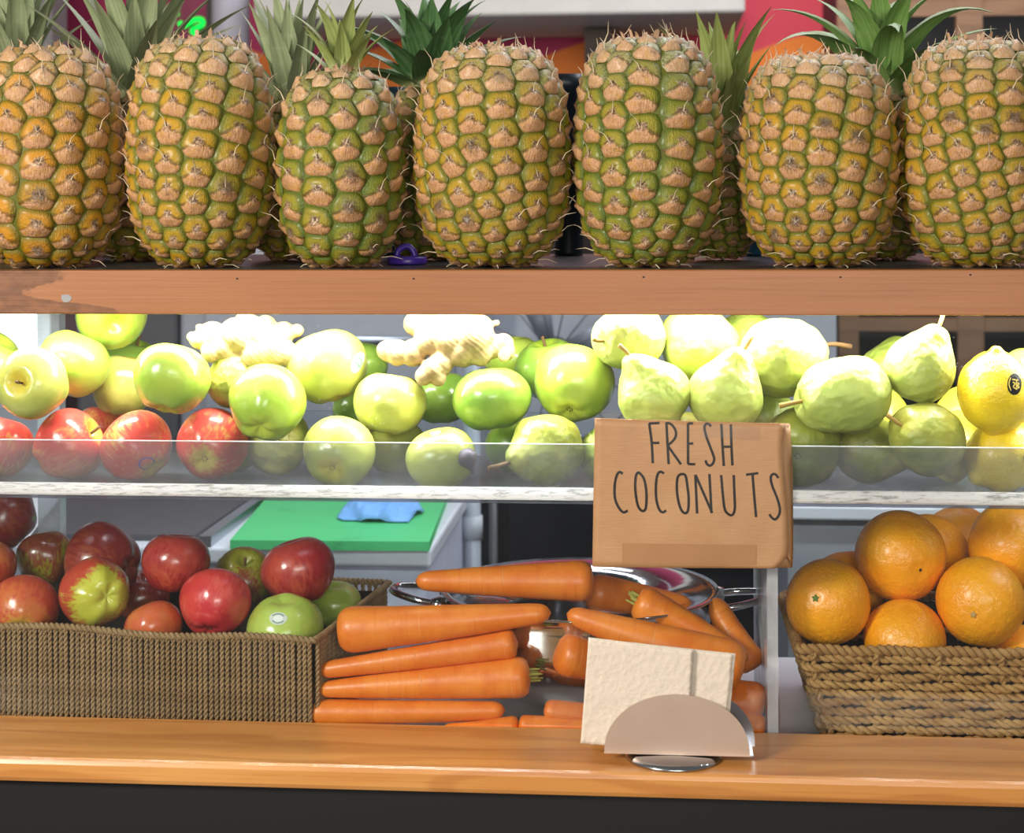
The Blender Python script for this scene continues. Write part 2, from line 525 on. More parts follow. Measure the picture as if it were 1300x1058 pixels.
# crumpled blue cloth
vs, fs = [], []
N1, N2 = 30, 22
c0 = at(483, 655, 0.72)
for j in range(N2):
    for i in range(N1):
        u, v = i / (N1 - 1) - 0.5, j / (N2 - 1) - 0.5
        h = max(0, 1 - (u * u * 3.6 + v * v * 3.6)) ** 0.7
        nz = abs(noise.noise(Vector((u * 5, v * 6, 3.1)))) * 0.045 + noise.noise(Vector((u * 13, v * 13, 7))) * 0.012
        wx = noise.noise(Vector((u * 3, v * 3, 11))) * 0.012
        vs.append(Vector((c0.x + u * 0.10 + wx, 0.715 + v * 0.10 + wx, ZB + 0.0135 + max(0.0, h * (0.018 + nz)))))
for j in range(N2 - 1):
    for i in range(N1 - 1):
        a = j * N1 + i
        fs.append((a, a + 1, a + N1 + 1, a + N1))
cl = pydata('cleaning_cloth', vs, fs, plain('blue_cloth', '#74a6e2', 0.9))
sm = cl.modifiers.new('solid', 'SOLIDIFY'); sm.thickness = 0.002; sm.offset = 1
tag(cl, 'crumpled blue cleaning cloth lying on the green cutting board', 'cloth')

# pale leg post and black cabinet right of the bench
lp = tag(empty('steel_post', at(600, 690, 0.97)), 'pale steel post with a collar just right of the white bench', 'post')
q = at(600, 690, 0.97)
rr = 0.0125
vs, fs = revolve([(0, -0.95), (rr, -0.95), (rr, 0.30), (0, 0.30)], 16)
pydata('tube', [v + Vector((0, 0, -q.z)) for v in vs], fs, plain('pale_steel', '#aab0bc', 0.35), lp)
vs, fs = revolve([(0, 0.0), (rr + 0.003, 0.0), (rr + 0.003, 0.035), (0, 0.035)], 16)
pydata('collar', [v + Vector((0, 0, at(600, 684, 0.97).z - q.z)) for v in vs], fs, plain('pale_collar', '#c3c8d2', 0.35), lp)

fz = tag(empty('black_cabinet', (at(690, 690, 1.1).x, 1.12, -0.95)), 'black appliance cabinet behind the carrots and the paper bag', 'cabinet')
fx0, fx1 = at(606, 690, 1.12).x - fz.location.x, at(1010, 690, 1.12).x - fz.location.x
m_navy = plain('navy_black', '#12141b', 0.25)
mesh_obj('body', box(bmesh.new(), (fx0, 0, 0), (fx1, 0.36, 1.003), 0.004), m_navy, fz, False)
mesh_obj('door', box(bmesh.new(), (fx0 + 0.05, -0.02, 0.05), (fx1 - 0.01, -0.002, 0.995), 0.003), m_navy, fz, False)
vs, fs = tube([Vector((fx0 + 0.03, -0.045, 0.55)), Vector((fx0 + 0.03, -0.045, 0.97))], 0.007, 8)
pydata('handle', vs, fs, plain('dull_handle', '#55565a', 0.4), fz)['label'] = 'dull grey bar handle'

# steel unit behind the oranges
su = tag(empty('steel_cabinet', (at(1150, 690, 0.62).x, 0.62, -0.95)), 'grey steel cabinet behind the basket of oranges', 'cabinet')
sx0, sx1 = at(1000, 690, 0.62).x - su.location.x, at(1420, 690, 0.62).x - su.location.x
zt = at(1100, 640, 0.62).z + 0.95
m_grey = plain('grey_steel_paint', '#8d9098', 0.35)
mesh_obj('body', box(bmesh.new(), (sx0, 0, 0.05), (sx1, 0.4, zt - 0.02), 0.003), m_grey, su, False)
mesh_obj('worktop', box(bmesh.new(), (sx0 - 0.01, -0.02, zt - 0.018), (sx1, 0.41, zt), 0.003), plain('pale_worktop', '#c2c8d2', 0.3), su, False)
mesh_obj('plinth', box(bmesh.new(), (sx0 + 0.02, 0.03, 0), (sx1, 0.38, 0.05)), m_dark, su, False)
gb = empty('green_bowl', (at(1262, 640, 0.74).x, 0.74, zt - 0.95 + 0.0005))
prof = [(0, 0), (0.05, 0.0), (0.075, 0.012), (0.092, 0.028), (0.096, 0.034), (0.092, 0.034), (0.072, 0.016), (0.05, 0.006), (0, 0.006)]
vs, fs = revolve(prof, 36)
gbm = pydata('green_bowl', vs, fs, plain('mint_plastic', '#7fd8a8', 0.35))
gbm.location = gb.location; bpy.data.objects.remove(gb)
gbm.name = 'green_bowl'
tag(gbm, 'mint green plastic bowl behind the oranges', 'bowl')

# blue-grey appliance panel seen through the gap above the fruit
ap = tag(empty('steel_oven', (at(450, 450, 1.5).x, 1.5, -0.95)), 'blue grey steel oven behind the green apples and ginger', 'oven')
ax0, ax1 = at(228, 450, 1.5).x - ap.location.x, at(618, 450, 1.5).x - ap.location.x
mesh_obj('body', box(bmesh.new(), (ax0, 0, 0), (ax1, 0.5, 1.365), 0.01), m_bluegrey, ap, False)
mesh_obj('door', box(bmesh.new(), (ax0 + 0.05, -0.02, 0.5), (ax1 - 0.06, -0.001, 1.30), 0.006), m_bluegrey, ap, False)
vs, fs = tube([Vector((ax0 + 0.09, -0.05, 1.19)), Vector((ax1 - 0.1, -0.05, 1.19))], 0.008, 8)
pydata('handle', vs, fs, m_steel, ap)
dk = tag(wbox('dark_crate', 96, 226, 380, 560, 1.5, 0.35, plain('dark_grey_crate', '#4c4a52', 0.5), 0.01), 'dark grey crate left of the steel oven', 'crate')
mr_ = tag(wbox('maroon_board', 30, 140, 340, 640, 1.62, 0.03, plain('maroon_paint', '#4a2028', 0.6)), 'dark maroon board standing behind the left green apples', 'board')
lb = tag(wbox('glow_panel', -90, 44, 385, 470, 1.45, 0.08, None), 'overbright white panel with its glow put in, at the left end behind the green apples', 'light box')
ml = M('panel_glow'); e = ml.n('Emission', {'Color': (1, 1, 0.98, 1), 'Strength': 2.2}); ml.nt.links.new(e.outputs[0], ml.out.inputs[0])
lb.data.materials.clear(); lb.data.materials.append(ml.m)  # plain white panel made to emit, in place of its overexposed brightness
stnd = tag(wbox('metal_stand', -90, 60, 471, 1100, 1.45, 0.1, m_bluegrey), 'blue grey metal stand under the overbright white panel', 'stand')

# fan with radial wires on a white panel
wp = tag(wbox('white_screen', 625, 1062, 395, 560, 1.62, 0.05, plain('white_sheet', '#c9ccda', 0.4)), 'pale white screen behind the fan and the pears', 'screen')
fc = at(703, 452, 1.41)
fan = tag(empty('wire_fan', fc), 'small grey wire guarded fan behind the right green apples', 'fan')
m_wire = plain('fan_wire', '#6d6f7c', 0.4)
ring = lambda R, r, y: join([tube([Vector((R * math.cos(2 * PI * k / 40), y, R * math.sin(2 * PI * k / 40))) for k in range(41)], r, 6, False)])
vs, fs = ring(0.16, 0.003, 0.0); pydata('guard_ring', vs, fs, m_wire, fan)
for k in range(14):
    a = 2 * PI * k / 14 + PI / 14 + 0.224
    vs, fs = tube([Vector((0.02 * math.cos(a), -0.012, 0.02 * math.sin(a))), Vector((0.159 * math.cos(a), 0, 0.159 * math.sin(a)))], 0.0014, 5)
    pydata('guard_wire', vs, fs, m_wire, fan)
vs, fs = revolve([(0, -0.02), (0.026, -0.02), (0.03, -0.005), (0.03, 0.06), (0, 0.06)], 20)
pydata('hub', [Vector((v.x, v.z, v.y)) for v in vs], fs, plain('fan_hub', '#44464f', 0.4), fan)
for k in range(4):
    a = PI / 2 * k + 0.4
    ca, sa = math.cos(a), math.sin(a)
    q = [(0.028, -0.012), (0.09, -0.03), (0.095, 0.02), (0.03, 0.016)]
    vs = [Vector((x * ca - y * sa, 0.02 + 0.2 * y + d, x * sa + y * ca)) for d in (0, 0.002) for x, y in q]
    pydata('blade', vs, [(0, 1, 2, 3), (7, 6, 5, 4), (0, 4, 5, 1), (1, 5, 6, 2), (2, 6, 7, 3), (3, 7, 4, 0)], plain('fan_blade', '#8a8d9c', 0.4), fan)
vs, fs = tube([Vector((0, 0.04, -0.02)), Vector((0, 0.04, -0.2)), Vector((0, 0.04, -(fc.z - 0.064)))], 0.012, 10)
pydata('stem', vs, fs, m_wire, fan)
bx('base', (-0.09, -0.03, 0.0535 - fc.z), (0.09, 0.11, 0.068 - fc.z), m_wire, fan, 0.004)

# brown open shelving unit at the right
su2 = tag(empty('shelving_unit', (at(1180, 300, 1.9).x, 1.9, -0.95)), 'open brown wooden shelving unit with a dark inside at the right', 'shelving')
def spart(nm, px0, px1, py0, py1, y0, dy, mat):
    o = wbox(nm, px0, px1, py0, py1, 1.9 + y0, dy, mat)
    o.parent = su2; o.matrix_local = Matrix.Translation(-su2.location)
for a, b in ((1065, 1090), (1216, 1249), (1390, 1415)): spart('post', a, b, -60, 800, 0, 0.03, m_brown)
for a, b in ((-40, 20), (404, 421), (620, 640)): spart('rail', 1065, 1415, a, b, 0.004, 0.022, m_brown)
spart('back_board', 1068, 1412, -50, 795, 0.36, 0.012, m_black)
spart('side_board', 1066, 1072, -50, 795, 0.031, 0.34, m_black)
spart('shelf_board', 1070, 1412, 423, 429, 0.05, 0.3, m_black)
spart('shelf_board', 1070, 1412, 130, 136, 0.05, 0.3, m_black)

# white slab, column, grey post, neon
ws = tag(wbox('wall_shelf', 322, 946, -60, 20, 1.95, 0.5, plain('white_slab', '#c9c6c2', 0.6), 0.006), 'thick white shelf slab running along the wall above the pineapples', 'shelf')
br = tag(wbox('bracket', 742, 778, 36, 110, 2.2, 0.25, plain('dark_bracket', '#3d2a20', 0.6)), 'dark brown bracket under the white wall shelf', 'bracket')
q = at(293, 60, 2.12)
cb = tag(empty('white_pipe', (q.x, 2.12, -0.95)), 'thick white pipe standing between two pineapple crowns', 'pipe')
vs, fs = revolve([(0, 0), (0.042, 0), (0.042, 3.2), (0, 3.2)], 24); pydata('tube', vs, fs, plain('white_pvc', '#c4c2d2', 0.4), cb)
vs, fs = revolve([(0, 0), (0.048, 0), (0.048, 0.06), (0, 0.06)], 24); pydata('foot_collar', vs, fs, plain('pvc_collar', '#c4c2d2', 0.4), cb)
gp = tag(wbox('grey_panel', -110, 66, -80, 190, 2.2, 0.1, plain('grey_paint', '#8a8688', 0.6)), 'grey panel on the wall behind the leftmost pineapple', 'panel')
bk = tag(wbox('black_upright', 262, 268, -80, 200, 2.3, 0.1, m_black), 'thin black upright left of the white pipe', 'post')
nz = tag(empty('neon_sign', at(235, 30, 2.3)), 'green neon squiggle on the pink wall behind the second pineapple', 'neon sign')
O = nz.location
strokes = [[(212, 24), (213, 14), (217, 8), (222, 11), (224, 20)], [(228, 28), (232, 33), (240, 29), (248, 25), (256, 25), (257, 31), (250, 35), (244, 39), (249, 44), (256, 47)]]
mn = M('neon_green'); e = mn.n('Emission', {'Color': lin('#18f050'), 'Strength': 1.5}); mn.nt.links.new(e.outputs[0], mn.out.inputs[0])
for s in strokes:
    pts = [at(p.x, p.y, 2.3) - O for p in spline(s, 28)]
    vs, fs = tube(pts, 0.0062, 10); pydata('neon_tube', vs, fs, mn.m, nz)
bm = box(bmesh.new(), (-0.07, 0.012, -0.06), (0.07, 0.02, 0.06)); mesh_obj('backing', bm, acrylic('neon_backing', 0.02), nz, False)
vs, fs = tube([Vector((0, 0.016, 0)), Vector((0, 0.2, 0))], 0.006, 8); pydata('wall_stud', vs, fs, m_dark, nz)
# dark shapes standing behind the pineapples
for k, (a, b, t, Yk, c, lb_) in enumerate(((128, 168, 118, 0.395, '#26262a', 'dark grey tub in the gap between the first two pineapples'), (478, 530, 112, 0.395, '#1f4a60', 'dark blue tub behind the third pineapple'),
                                 (700, 742, 95, 0.395, '#15222c', 'black and blue tub in the gap right of the middle pineapple'), (940, 992, 112, 0.395, '#3a7fb0', 'light blue tub behind the sixth pineapple'))):
    q = at((a + b) / 2, t, Yk); r = (b - a) / 2 / F_PX * depth(q)
    H = q.z - Z_SHELF
    vs, fs = revolve([(0, 0), (r * 0.86, 0), (r * 0.9, 0.004), (r, H * 0.9), (r * 1.05, H * 0.9), (r * 1.05, H), (r * 0.96, H), (r * 0.96, H * 0.97), (0, H * 0.96)], 24)
    o = pydata('plastic_tub', vs, fs, plain('tub_plastic_%d' % k, c, 0.4)); o.location = (q.x, Yk, Z_SHELF + 0.0002)
    tag(o, lb_, 'tub', 'tubs behind the pineapples')
# ------------------------------------------------------------------ fruit
def bumpy(v, amt, f, seed):
    n = noise.noise(v * f + Vector((seed, seed * 1.7, 0)))
    return v * (1 + amt * n)


def apple_mesh(name, seed, tall=0.9, taper=0.10, lobes=0.03):
    prof = []
    for i in range(27):
        t = PI * i / 26
        r = math.sin(t) * (1 + taper * math.cos(t)) / (1 + 0.3 * taper)
        z = tall * math.cos(t)
        if i in (0, 26): r = 0.0
        z -= 0.36 * math.exp(-(r / 0.24) ** 2) if t < PI / 2 else -0.20 * math.exp(-(r / 0.26) ** 2)
        prof.append((r, z))
    def fn(v):
        a = math.atan2(v.y, v.x)
        k = 1 + lobes * math.cos(5 * a + seed) * max(0.0, 0.25 - v.z)
        v = Vector((v.x * k, v.y * k, v.z * (1 + lobes * 0.6 * math.cos(5 * a + seed) * (v.z < 0))))
        return bumpy(v, 0.05, 0.9, seed)
    vs, fs = revolve(prof, 34, fn)
    me = bpy.data.meshes.new(name); me.from_pydata(vs, [], fs); me.update()
    return me


def pear_mesh(name, seed, pts, bend=0.0, lump=0.09):
    prof = [(max(0.0, p.x), p.y) for p in spline(pts, 34)]
    prof[0] = (0.0, prof[0][1]); prof[-1] = (0.0, prof[-1][1])
    def fn(v):
        v = bumpy(v, lump, 1.5, seed)
        v = bumpy(v, lump * 0.35, 4.0, seed + 5)
        s = max(0.0, v.z)
        return Vector((v.x + bend * s * s, v.y, v.z))
    vs, fs = revolve(prof, 34, fn)
    me = bpy.data.meshes.new(name); me.from_pydata(vs, [], fs); me.update()
    return me


APPLES = [apple_mesh('apple', 1.0), apple_mesh('apple', 2.3, 0.86, 0.06, 0.02), apple_mesh('apple', 4.1, 0.95, 0.13, 0.05), apple_mesh('apple', 6.0, 0.82, 0.05, 0.02)]
PP1 = [(0, -0.82), (0.12, -0.86), (0.3, -0.93), (0.62, -0.84), (0.92, -0.45), (1.0, -0.05), (0.92, 0.32), (0.68, 0.68), (0.47, 0.95), (0.33, 1.15), (0.16, 1.27), (0, 1.26)]
PP2 = [(0, -0.8), (0.14, -0.84), (0.35, -0.9), (0.7, -0.75), (0.95, -0.38), (1.0, 0.02), (0.93, 0.38), (0.78, 0.68), (0.62, 0.9), (0.42, 1.06), (0.16, 1.08), (0, 1.04)]
PEARS = [pear_mesh('pear', 1.2, PP1, 0.10), pear_mesh('pear', 3.3, PP2, 0.06, 0.09), pear_mesh('pear', 5.9, PP1, -0.08, 0.05), pear_mesh('pear', 8.1, PP2, 0.0, 0.06)]
LEMON = pear_mesh('lemon', 2.0, [(0, -1.28), (0.14, -1.27), (0.26, -1.15), (0.42, -1.02), (0.78, -0.72), (0.98, -0.25), (1.0, 0.15), (0.86, 0.62), (0.52, 0.96), (0.24, 1.08), (0.12, 1.2), (0, 1.24)], 0, 0.05)
ORANGES = []
for k_ in range(3):
    vs_, fs_ = revolve([(math.sin(PI * i / 26) if 0 < i < 26 else 0, 0.96 * math.cos(PI * i / 26) - (0.045 if i < 13 else -0.03) * math.exp(-(math.sin(PI * i / 26) / 0.16) ** 2)) for i in range(27)], 34, lambda v: bumpy(v, 0.035, 1.2, k_ * 3.0))
    me_ = bpy.data.meshes.new('orange'); me_.from_pydata(vs_, [], fs_); me_.update(); ORANGES.append(me_)

SK = {
    'green': fruit_mat('skin_green_apple', '#8ea634', '#a1b044', streak=0.8, dots=0.3, pole='#a9b23c'),
    'deep': fruit_mat('skin_deep_green_apple', '#6f9030', '#85a03c', streak=0.6, dots=0.35, pole='#8ea02c'),
    'yellowgreen': fruit_mat('skin_yellow_green_apple', '#a9ae4a', '#b8b65a', streak=0.8, dots=0.35, pole='#c9b53e', dotcol='#f0e9b0'),
    'mint': fruit_mat('skin_lime_apple', '#a9bd4c', '#b6c65c', streak=0.3, dots=0.2),
    'pink': fruit_mat('skin_pink_apple', '#d09a52', '#cc7448', blush='#c8463e', blush_lo=0.22, blush_hi=0.55, pole='#cdb04a', streak=1.0, dots=0.3),
    'red': fruit_mat('skin_red_apple', '#b84a34', '#a83a34', blush='#9a2428', blush_lo=0.35, blush_hi=0.65, streak=1.0, dots=0.35, dotcol='#d89a80'),
    'darkred': fruit_mat('skin_dark_red_apple', '#94462a', '#8f3a2a', blush='#7c2422', blush_lo=0.35, blush_hi=0.6, streak=0.9, dots=0.25, dotcol='#b0705a'),
    'bright': fruit_mat('skin_bright_red_apple', '#cf4038', '#c83238', blush='#d8564c', blush_lo=0.5, blush_hi=0.7, streak=0.9, dots=0.35, dotcol='#f0b0a0'),
    'coral': fruit_mat('skin_coral_apple', '#d2743e', '#cf6238', blush='#c44c36', blush_lo=0.45, blush_hi=0.65, pole='#d8ae48', streak=0.8, dots=0.3),
    'bicolor': fruit_mat('skin_half_green_apple', '#c8c246', '#b9bb3c', blush='#bc4632', blush_lo=0.28, blush_hi=0.48, grad=0.28, streak=0.5, dots=0.3, pole='#c9c850'),
    'brown': fruit_mat('skin_brown_red_apple', '#8a8020', '#7a7a1c', blush='#74321c', blush_lo=0.35, blush_hi=0.6, streak=0.8, dots=0.3, pole='#8d8d2a'),
    'pear': fruit_mat('skin_green_pear', '#9ca74a', '#8a983a', streak=0.4, dots=0.6, dotcol='#6b7424', rough=0.45, coat=0.1, lump=0.16),
    'palepear': fruit_mat('skin_pale_pear', '#aeb45c', '#9ea94e', streak=0.4, dots=0.6, dotcol='#7c8432', rough=0.45, coat=0.1, lump=0.16),
    'olivepear': fruit_mat('skin_olive_pear', '#8a9036', '#a09a3c', streak=0.5, dots=0.6, dotcol='#5d6020', rough=0.45, coat=0.1, lump=0.16),
    'yellowpear': fruit_mat('skin_yellow_pear', '#c9c23c', '#bcb034', streak=0.4, dots=0.4, dotcol='#8a8430', rough=0.4, coat=0.12),
}


def citrus(name, a, b, c, scale):
    m = M(name)
    v = m.obj(rand=7.0)
    vo = m.n('TexVoronoi', {'Vector': v, 'Scale': scale}).outputs[0]
    co = m.mix(m.mr(m.noise(v, 1.3, 3), 0.35, 0.65), lin(a), lin(b))
    co = m.mix(m.ma('MULTIPLY', m.mr(vo, 0.25, 0.05), 0.25), co, lin(c))
    sc = m.noise(v, 3.2, 5, 0.7)
    co = m.mix(m.ma('MULTIPLY', m.mr(sc, 0.66, 0.74), 0.45), co, lin('#8a5a14'))
    return m.surf(co, 0.33, Coat_Weight=0.25, Coat_Roughness=0.2, Normal=m.bump(m.ma('ADD', m.mr(vo, 0.0, 0.45), m.ma('MULTIPLY', m.noise(v, 6.0, 3), 0.8)), 0.22, 0.02))


SK['orange'] = citrus('orange_peel', '#fc9e10', '#fda818', '#ea860a', 26.0)
SK['lemon'] = citrus('lemon_peel', '#e6bd12', '#e9c41c', '#c99a06', 17.0)
m_stem = plain('woody_stem', '#6b4a24', 0.8)
m_stemp = plain('pale_stem', '#a8843c', 0.7)
m_calyx = plain('dried_calyx', '#3a2a16', 0.9)
m_green_stem = plain('green_button', '#5f7a2c', 0.7)
m_navel = plain('pale_navel', '#c9a060', 0.7)


def stem_mesh(name, L, r0, r1, bend):
    pts = spline([(0, 0, -0.25), (0, 0, 0), (bend * 0.3, 0, L * 0.5), (bend, 0, L)], 9)
    vs, fs = tube(pts, [r0 + (r1 - r0) * (i / 9) ** 2 for i in range(10)], 7)
    me = bpy.data.meshes.new(name); me.from_pydata(vs, [], fs); me.update(); return me


ST_APPLE = stem_mesh('stem', 0.42, 0.035, 0.05, 0.08)
ST_PEAR = stem_mesh('stem', 0.5, 0.05, 0.07, 0.16)
ST_PEAR_L = stem_mesh('stem', 0.95, 0.05, 0.075, 0.32)
def calyx_mesh():
    parts = []
    for k in range(6):
        a = PI / 3 * k
        parts.append(tube([Vector((0.02 * math.cos(a), 0.02 * math.sin(a), 0.03)), Vector((0.07 * math.cos(a), 0.07 * math.sin(a), -0.03)), Vector((0.075 * math.cos(a + .3), 0.075 * math.sin(a + .3), -0.09))], [0.04, 0.035, 0.006], 5))
    vs, fs = join(parts)
    me = bpy.data.meshes.new('calyx'); me.from_pydata(vs, [], fs); me.update(); return me
CALYX = calyx_mesh()
vs_, fs_ = revolve([(0, -0.04), (0.05, -0.02), (0.065, 0.01), (0.05, 0.028), (0.02, 0.022), (0, 0.03)], 10, lambda v: Vector((v.x * (1 + .25 * math.cos(5 * math.atan2(v.y, v.x))), v.y * (1 + .25 * math.cos(5 * math.atan2(v.y, v.x))), v.z)))
BUTTON = bpy.data.meshes.new('stem_button'); BUTTON.from_pydata(vs_, [], fs_); BUTTON.update()

PLACED = {}
FRUIT = {}


def place(region, px, py, r, Yf, extra=None, floor=None, Ymax=0.6):
    """find the nearest distance behind the pane at which the fruit touches none of those already lying there"""
    L = PLACED.setdefault(region, [])
    Y = Yf
    if floor is not None:
        d = (CAM.z - floor) * F_PX / (py + r - HOR)
        Yc = Yf
        for _ in range(300):
            if depth(at(px, py, Yc)) >= d: break
            Yc += 0.001
        Y = Yc
    for _ in range(400):
        c = at(px, py, Y); R = r * depth(c) / F_PX
        if floor is not None: c.z = max(c.z, floor + R * (1.0 if extra is None else 1.07))
        if Y - R * 0.97 >= Yf - 1e-6 and all((c - c2).length >= 0.985 * (R + R2) for c2, R2 in L): break
        if Y > Ymax: break
        Y += 0.0015
    L.append((c, R))
    if extra:
        ax, off, fr = extra
        L.append((c + ax * R * off, R * fr))
    return c, R


def fruit(region, name, me, skin, px, py, r, axis, label, cat, Yf, floor=None, group=None, spin=None, sq=1.0, stem=None, calyx=False, stem_mat=None, no_neck=False):
    ax = vdir(axis)
    kind = name
    extra = (ax, 0.75, 0.5) if kind == 'pear' and not no_neck else None
    c, R = place(region, px, py, r, Yf, extra, floor)
    q = ax.to_track_quat('Z', 'Y') @ Quaternion((0, 0, 1), rnd.uniform(0, 6.28) if spin is None else spin)
    key = (me.name, skin)
    if key not in FRUIT:
        m2 = me.copy(); m2.name = me.name; FRUIT[key] = m2
    o = link(name, FRUIT[key], SK[skin])
    o.location = c; o.rotation_mode = 'QUATERNION'; o.rotation_quaternion = q
    o.scale = (R, R, R * sq)
    tag(o, label, cat, group)
    if floor is not None:
        rot_ = q.to_matrix()
        zmin = min((rot_ @ Vector((v.co.x * R, v.co.y * R, v.co.z * R * sq))).z for v in o.data.vertices)
        o.location.z = floor - zmin + 0.0003
    if stem:
        s = link('stem', stem, stem_mat or m_stem, o)
        zt = {'apple': 0.58, 'pear': 1.1}.get(kind, 0.9)
        if me in (PEARS[1], PEARS[3]): zt = 0.98
        s.location = (0.10 * 1.2 if me is PEARS[0] else 0, 0, zt if kind != 'pear' else zt + 0.06)
        s.rotation_euler = (0, 0, 0)
    if calyx:
        s = link('calyx', CALYX, m_calyx, o); s.location = (0, 0, {'apple': -0.66, 'pear': -0.80}.get(kind, -0.9))
    return o


def patch(o, px, py, rx, ry, off, mat, name='sticker', seg=20, rings=4, lift=0.008, tilt=0.0, inner=0.0):
    """sticker that follows the skin: centre offset given from the fruit's centre in photo pixels"""
    me = o.data
    bv = BVHTree.FromPolygons([v.co for v in me.vertices], [tuple(p.vertices) for p in me.polygons])
    q = o.rotation_quaternion.inverted(); S = o.scale
    Rpx = S[0] * F_PX / depth(o.location)
    def loc(dx, dy):
        x, y = (off[0] + dx) / Rpx, -(off[1] + dy) / Rpx
        z = math.sqrt(max(0.02, 1 - x * x - y * y))
        d = q @ (V_R * x + V_U * y + V_T * z)
        d = Vector((d.x, d.y, d.z / (S[2] / S[0]))).normalized()
        h = bv.ray_cast(d * 3, -d)[0]
        return (h if h else d) * (1 + lift)
    ct_, st_ = math.cos(tilt), math.sin(tilt)
    vs = []
    for i in range(rings + 1):
        f = inner + (1 - inner) * i / rings
        for k in range(seg):
            a = 2 * PI * k / seg
            x, y = rx * f * math.cos(a), ry * f * math.sin(a)
            vs.append(loc(x * ct_ - y * st_, x * st_ + y * ct_))
    fs = [(i * seg + k, i * seg + (k + 1) % seg, (i + 1) * seg + (k + 1) % seg, (i + 1) * seg + k) for i in range(rings) for k in range(seg)]
    s = pydata(name, vs, fs, mat, o)
    return s, loc


def strokes_on(o, loc, strokes, wpx, mat, name, par=None):
    parts = []
    for st in strokes:
        pts = spline(st, max(2, 5 * (len(st) - 1))) if len(st) > 2 else [Vector(st[0]), Vector(st[1])]
        vs = []
        for i, p in enumerate(pts):
            t = (pts[min(i + 1, len(pts) - 1)] - pts[max(0, i - 1)]); t = Vector((t.x, t.y)).normalized()
            n = Vector((-t.y, t.x)) * wpx / 2
            vs += [loc(p.x + n.x, p.y + n.y) * 1.006, loc(p.x - n.x, p.y - n.y) * 1.006]
        parts.append((vs, [(2 * i, 2 * i + 1, 2 * i + 3, 2 * i + 2) for i in range(len(pts) - 1)]))
    vs, fs = join(parts)
    return pydata(name, vs, fs, mat, par or o, False)


A0, A1, A2, A3 = APPLES
P0, P1, P2, P3 = PEARS
YT = 0.0135
FL = Z_TRAY


def apple(region, me, skin, px, py, r, axis, label, Yf, **k):
    return fruit(region, 'apple', APPLES[me], skin, px, py, r, axis, label, 'apple', Yf, **k)


def pear(region, me, skin, px, py, r, axis, label, Yf, **k):
    return fruit(region, 'pear', PEARS[me], skin, px, py, r, axis, label, 'pear', Yf, **k)


T = 'tray'
# lowest layer, resting on the tray floor
o_r3 = apple(T, 0, 'pink', 175, 562, 47, (-0.6, 0.6, -0.4), 'red apple with a small blue ring mark low in the tray', YT, floor=FL)
apple(T, 2, 'pink', 87, 561, 47, (0.85, 0.45, 0.1), 'red apple under the hollow faced yellow green apple in the tray', YT, floor=FL, stem=ST_APPLE)
apple(T, 0, 'pink', 269, 562, 47, (0.1, 0.35, -0.9), 'red apple showing its yellow blossom end in the tray', YT, floor=FL, calyx=True)
apple(T, 1, 'pink', -2, 562, 46, (0.2, 0.9, -0.3), 'red apple cut by the left picture edge in the tray', YT, floor=FL)
apple(T, 0, 'yellowgreen', 430, 572, 47, (0.15, 0.4, -0.9), 'yellow green apple with blossom end forward, standing behind the lip', YT, floor=FL, calyx=True)
apple(T, 1, 'yellowgreen', 560, 577, 46, (-0.2, 0.9, 0.1), 'plain yellow green apple beside the little dark fig', YT, floor=FL)
pear(T, 0, 'olivepear', 692, 574, 47, (-0.78, -0.18, 0.55), 'olive pear lying with its long stem pointing left behind the lip', YT, floor=FL, stem=ST_PEAR_L)
pear(T, 1, 'olivepear', 1017, 570, 50, (0.25, 0.15, -0.95), 'green pear with dark blossom end right beside the paper bag', YT, floor=FL, calyx=True, no_neck=True)
pear(T, 2, 'olivepear', 1104, 580, 44, (0.80, -0.12, 0.5), 'olive pear lying with dark stem pointing right behind the lip', YT, floor=FL, stem=ST_PEAR_L, stem_mat=plain('dark_stem', '#2a2012', 0.8))
o_l2 = fruit(T, 'lemon', LEMON, 'lemon', 1274, 583, 45, (0.75, 0.5, -0.3), 'lower lemon under the upright one, dark sticker at its edge', 'lemon', YT, floor=FL)
# front faces of the middle layer
apple(T, 2, 'yellowgreen', 43, 487, 47, (-0.25, 0.12, 0.95), 'yellow green apple turning its deep stem hollow to the viewer', YT, stem=ST_APPLE)
apple(T, 0, 'green', 217, 481, 50, (0.2, 0.9, -0.35), 'large pale green apple above the gap between two red apples', YT)
apple(T, 2, 'green', 338, 512, 51, (0.1, 0.62, -0.78), 'big green apple with dark blossom hollow near the lip', YT, calyx=True)
apple(T, 1, 'yellowgreen', 495, 513, 48, (0.15, 0.95, -0.1), 'plain yellow green apple under the second ginger root', YT)
apple(T, 3, 'deep', 625, 507, 51, (-0.1, 0.95, -0.15), 'round dark green apple left of the bag, under ginger', YT)
apple(T, 0, 'green', 728, 488, 53, (0.15, 0.75, -0.65), 'big green apple with small blossom dot left of the bag', YT, calyx=True)
pear(T, 0, 'palepear', 829, 500, 46, (-0.42, 0.86, 0.2), 'upright pear behind the left top of the paper bag', YT, stem=ST_PEAR, stem_mat=m_stemp)
pear(T, 2, 'palepear', 922, 500, 48, (0.35, 0.9, 0.1), 'upright pear behind the right top of the paper bag', YT, stem=ST_PEAR, stem_mat=m_stemp)
pear(T, 1, 'palepear', 1076, 502, 50, (-0.95, -0.08, 0.3), 'large pear lying with its stem end pointing left above the lip edge', YT, sq=1.2, stem=ST_PEAR)
pear(T, 3, 'olivepear', 1178, 558, 46, (-0.78, 0.42, 0.42), 'green pear with brown stem under the tall upright pear', YT, stem=ST_PEAR)
o_l1 = fruit(T, 'lemon', LEMON, 'lemon', 1264, 498, 47, (-0.02, 0.98, 0.1), 'upright lemon with an oval black and gold sticker', 'lemon', YT)
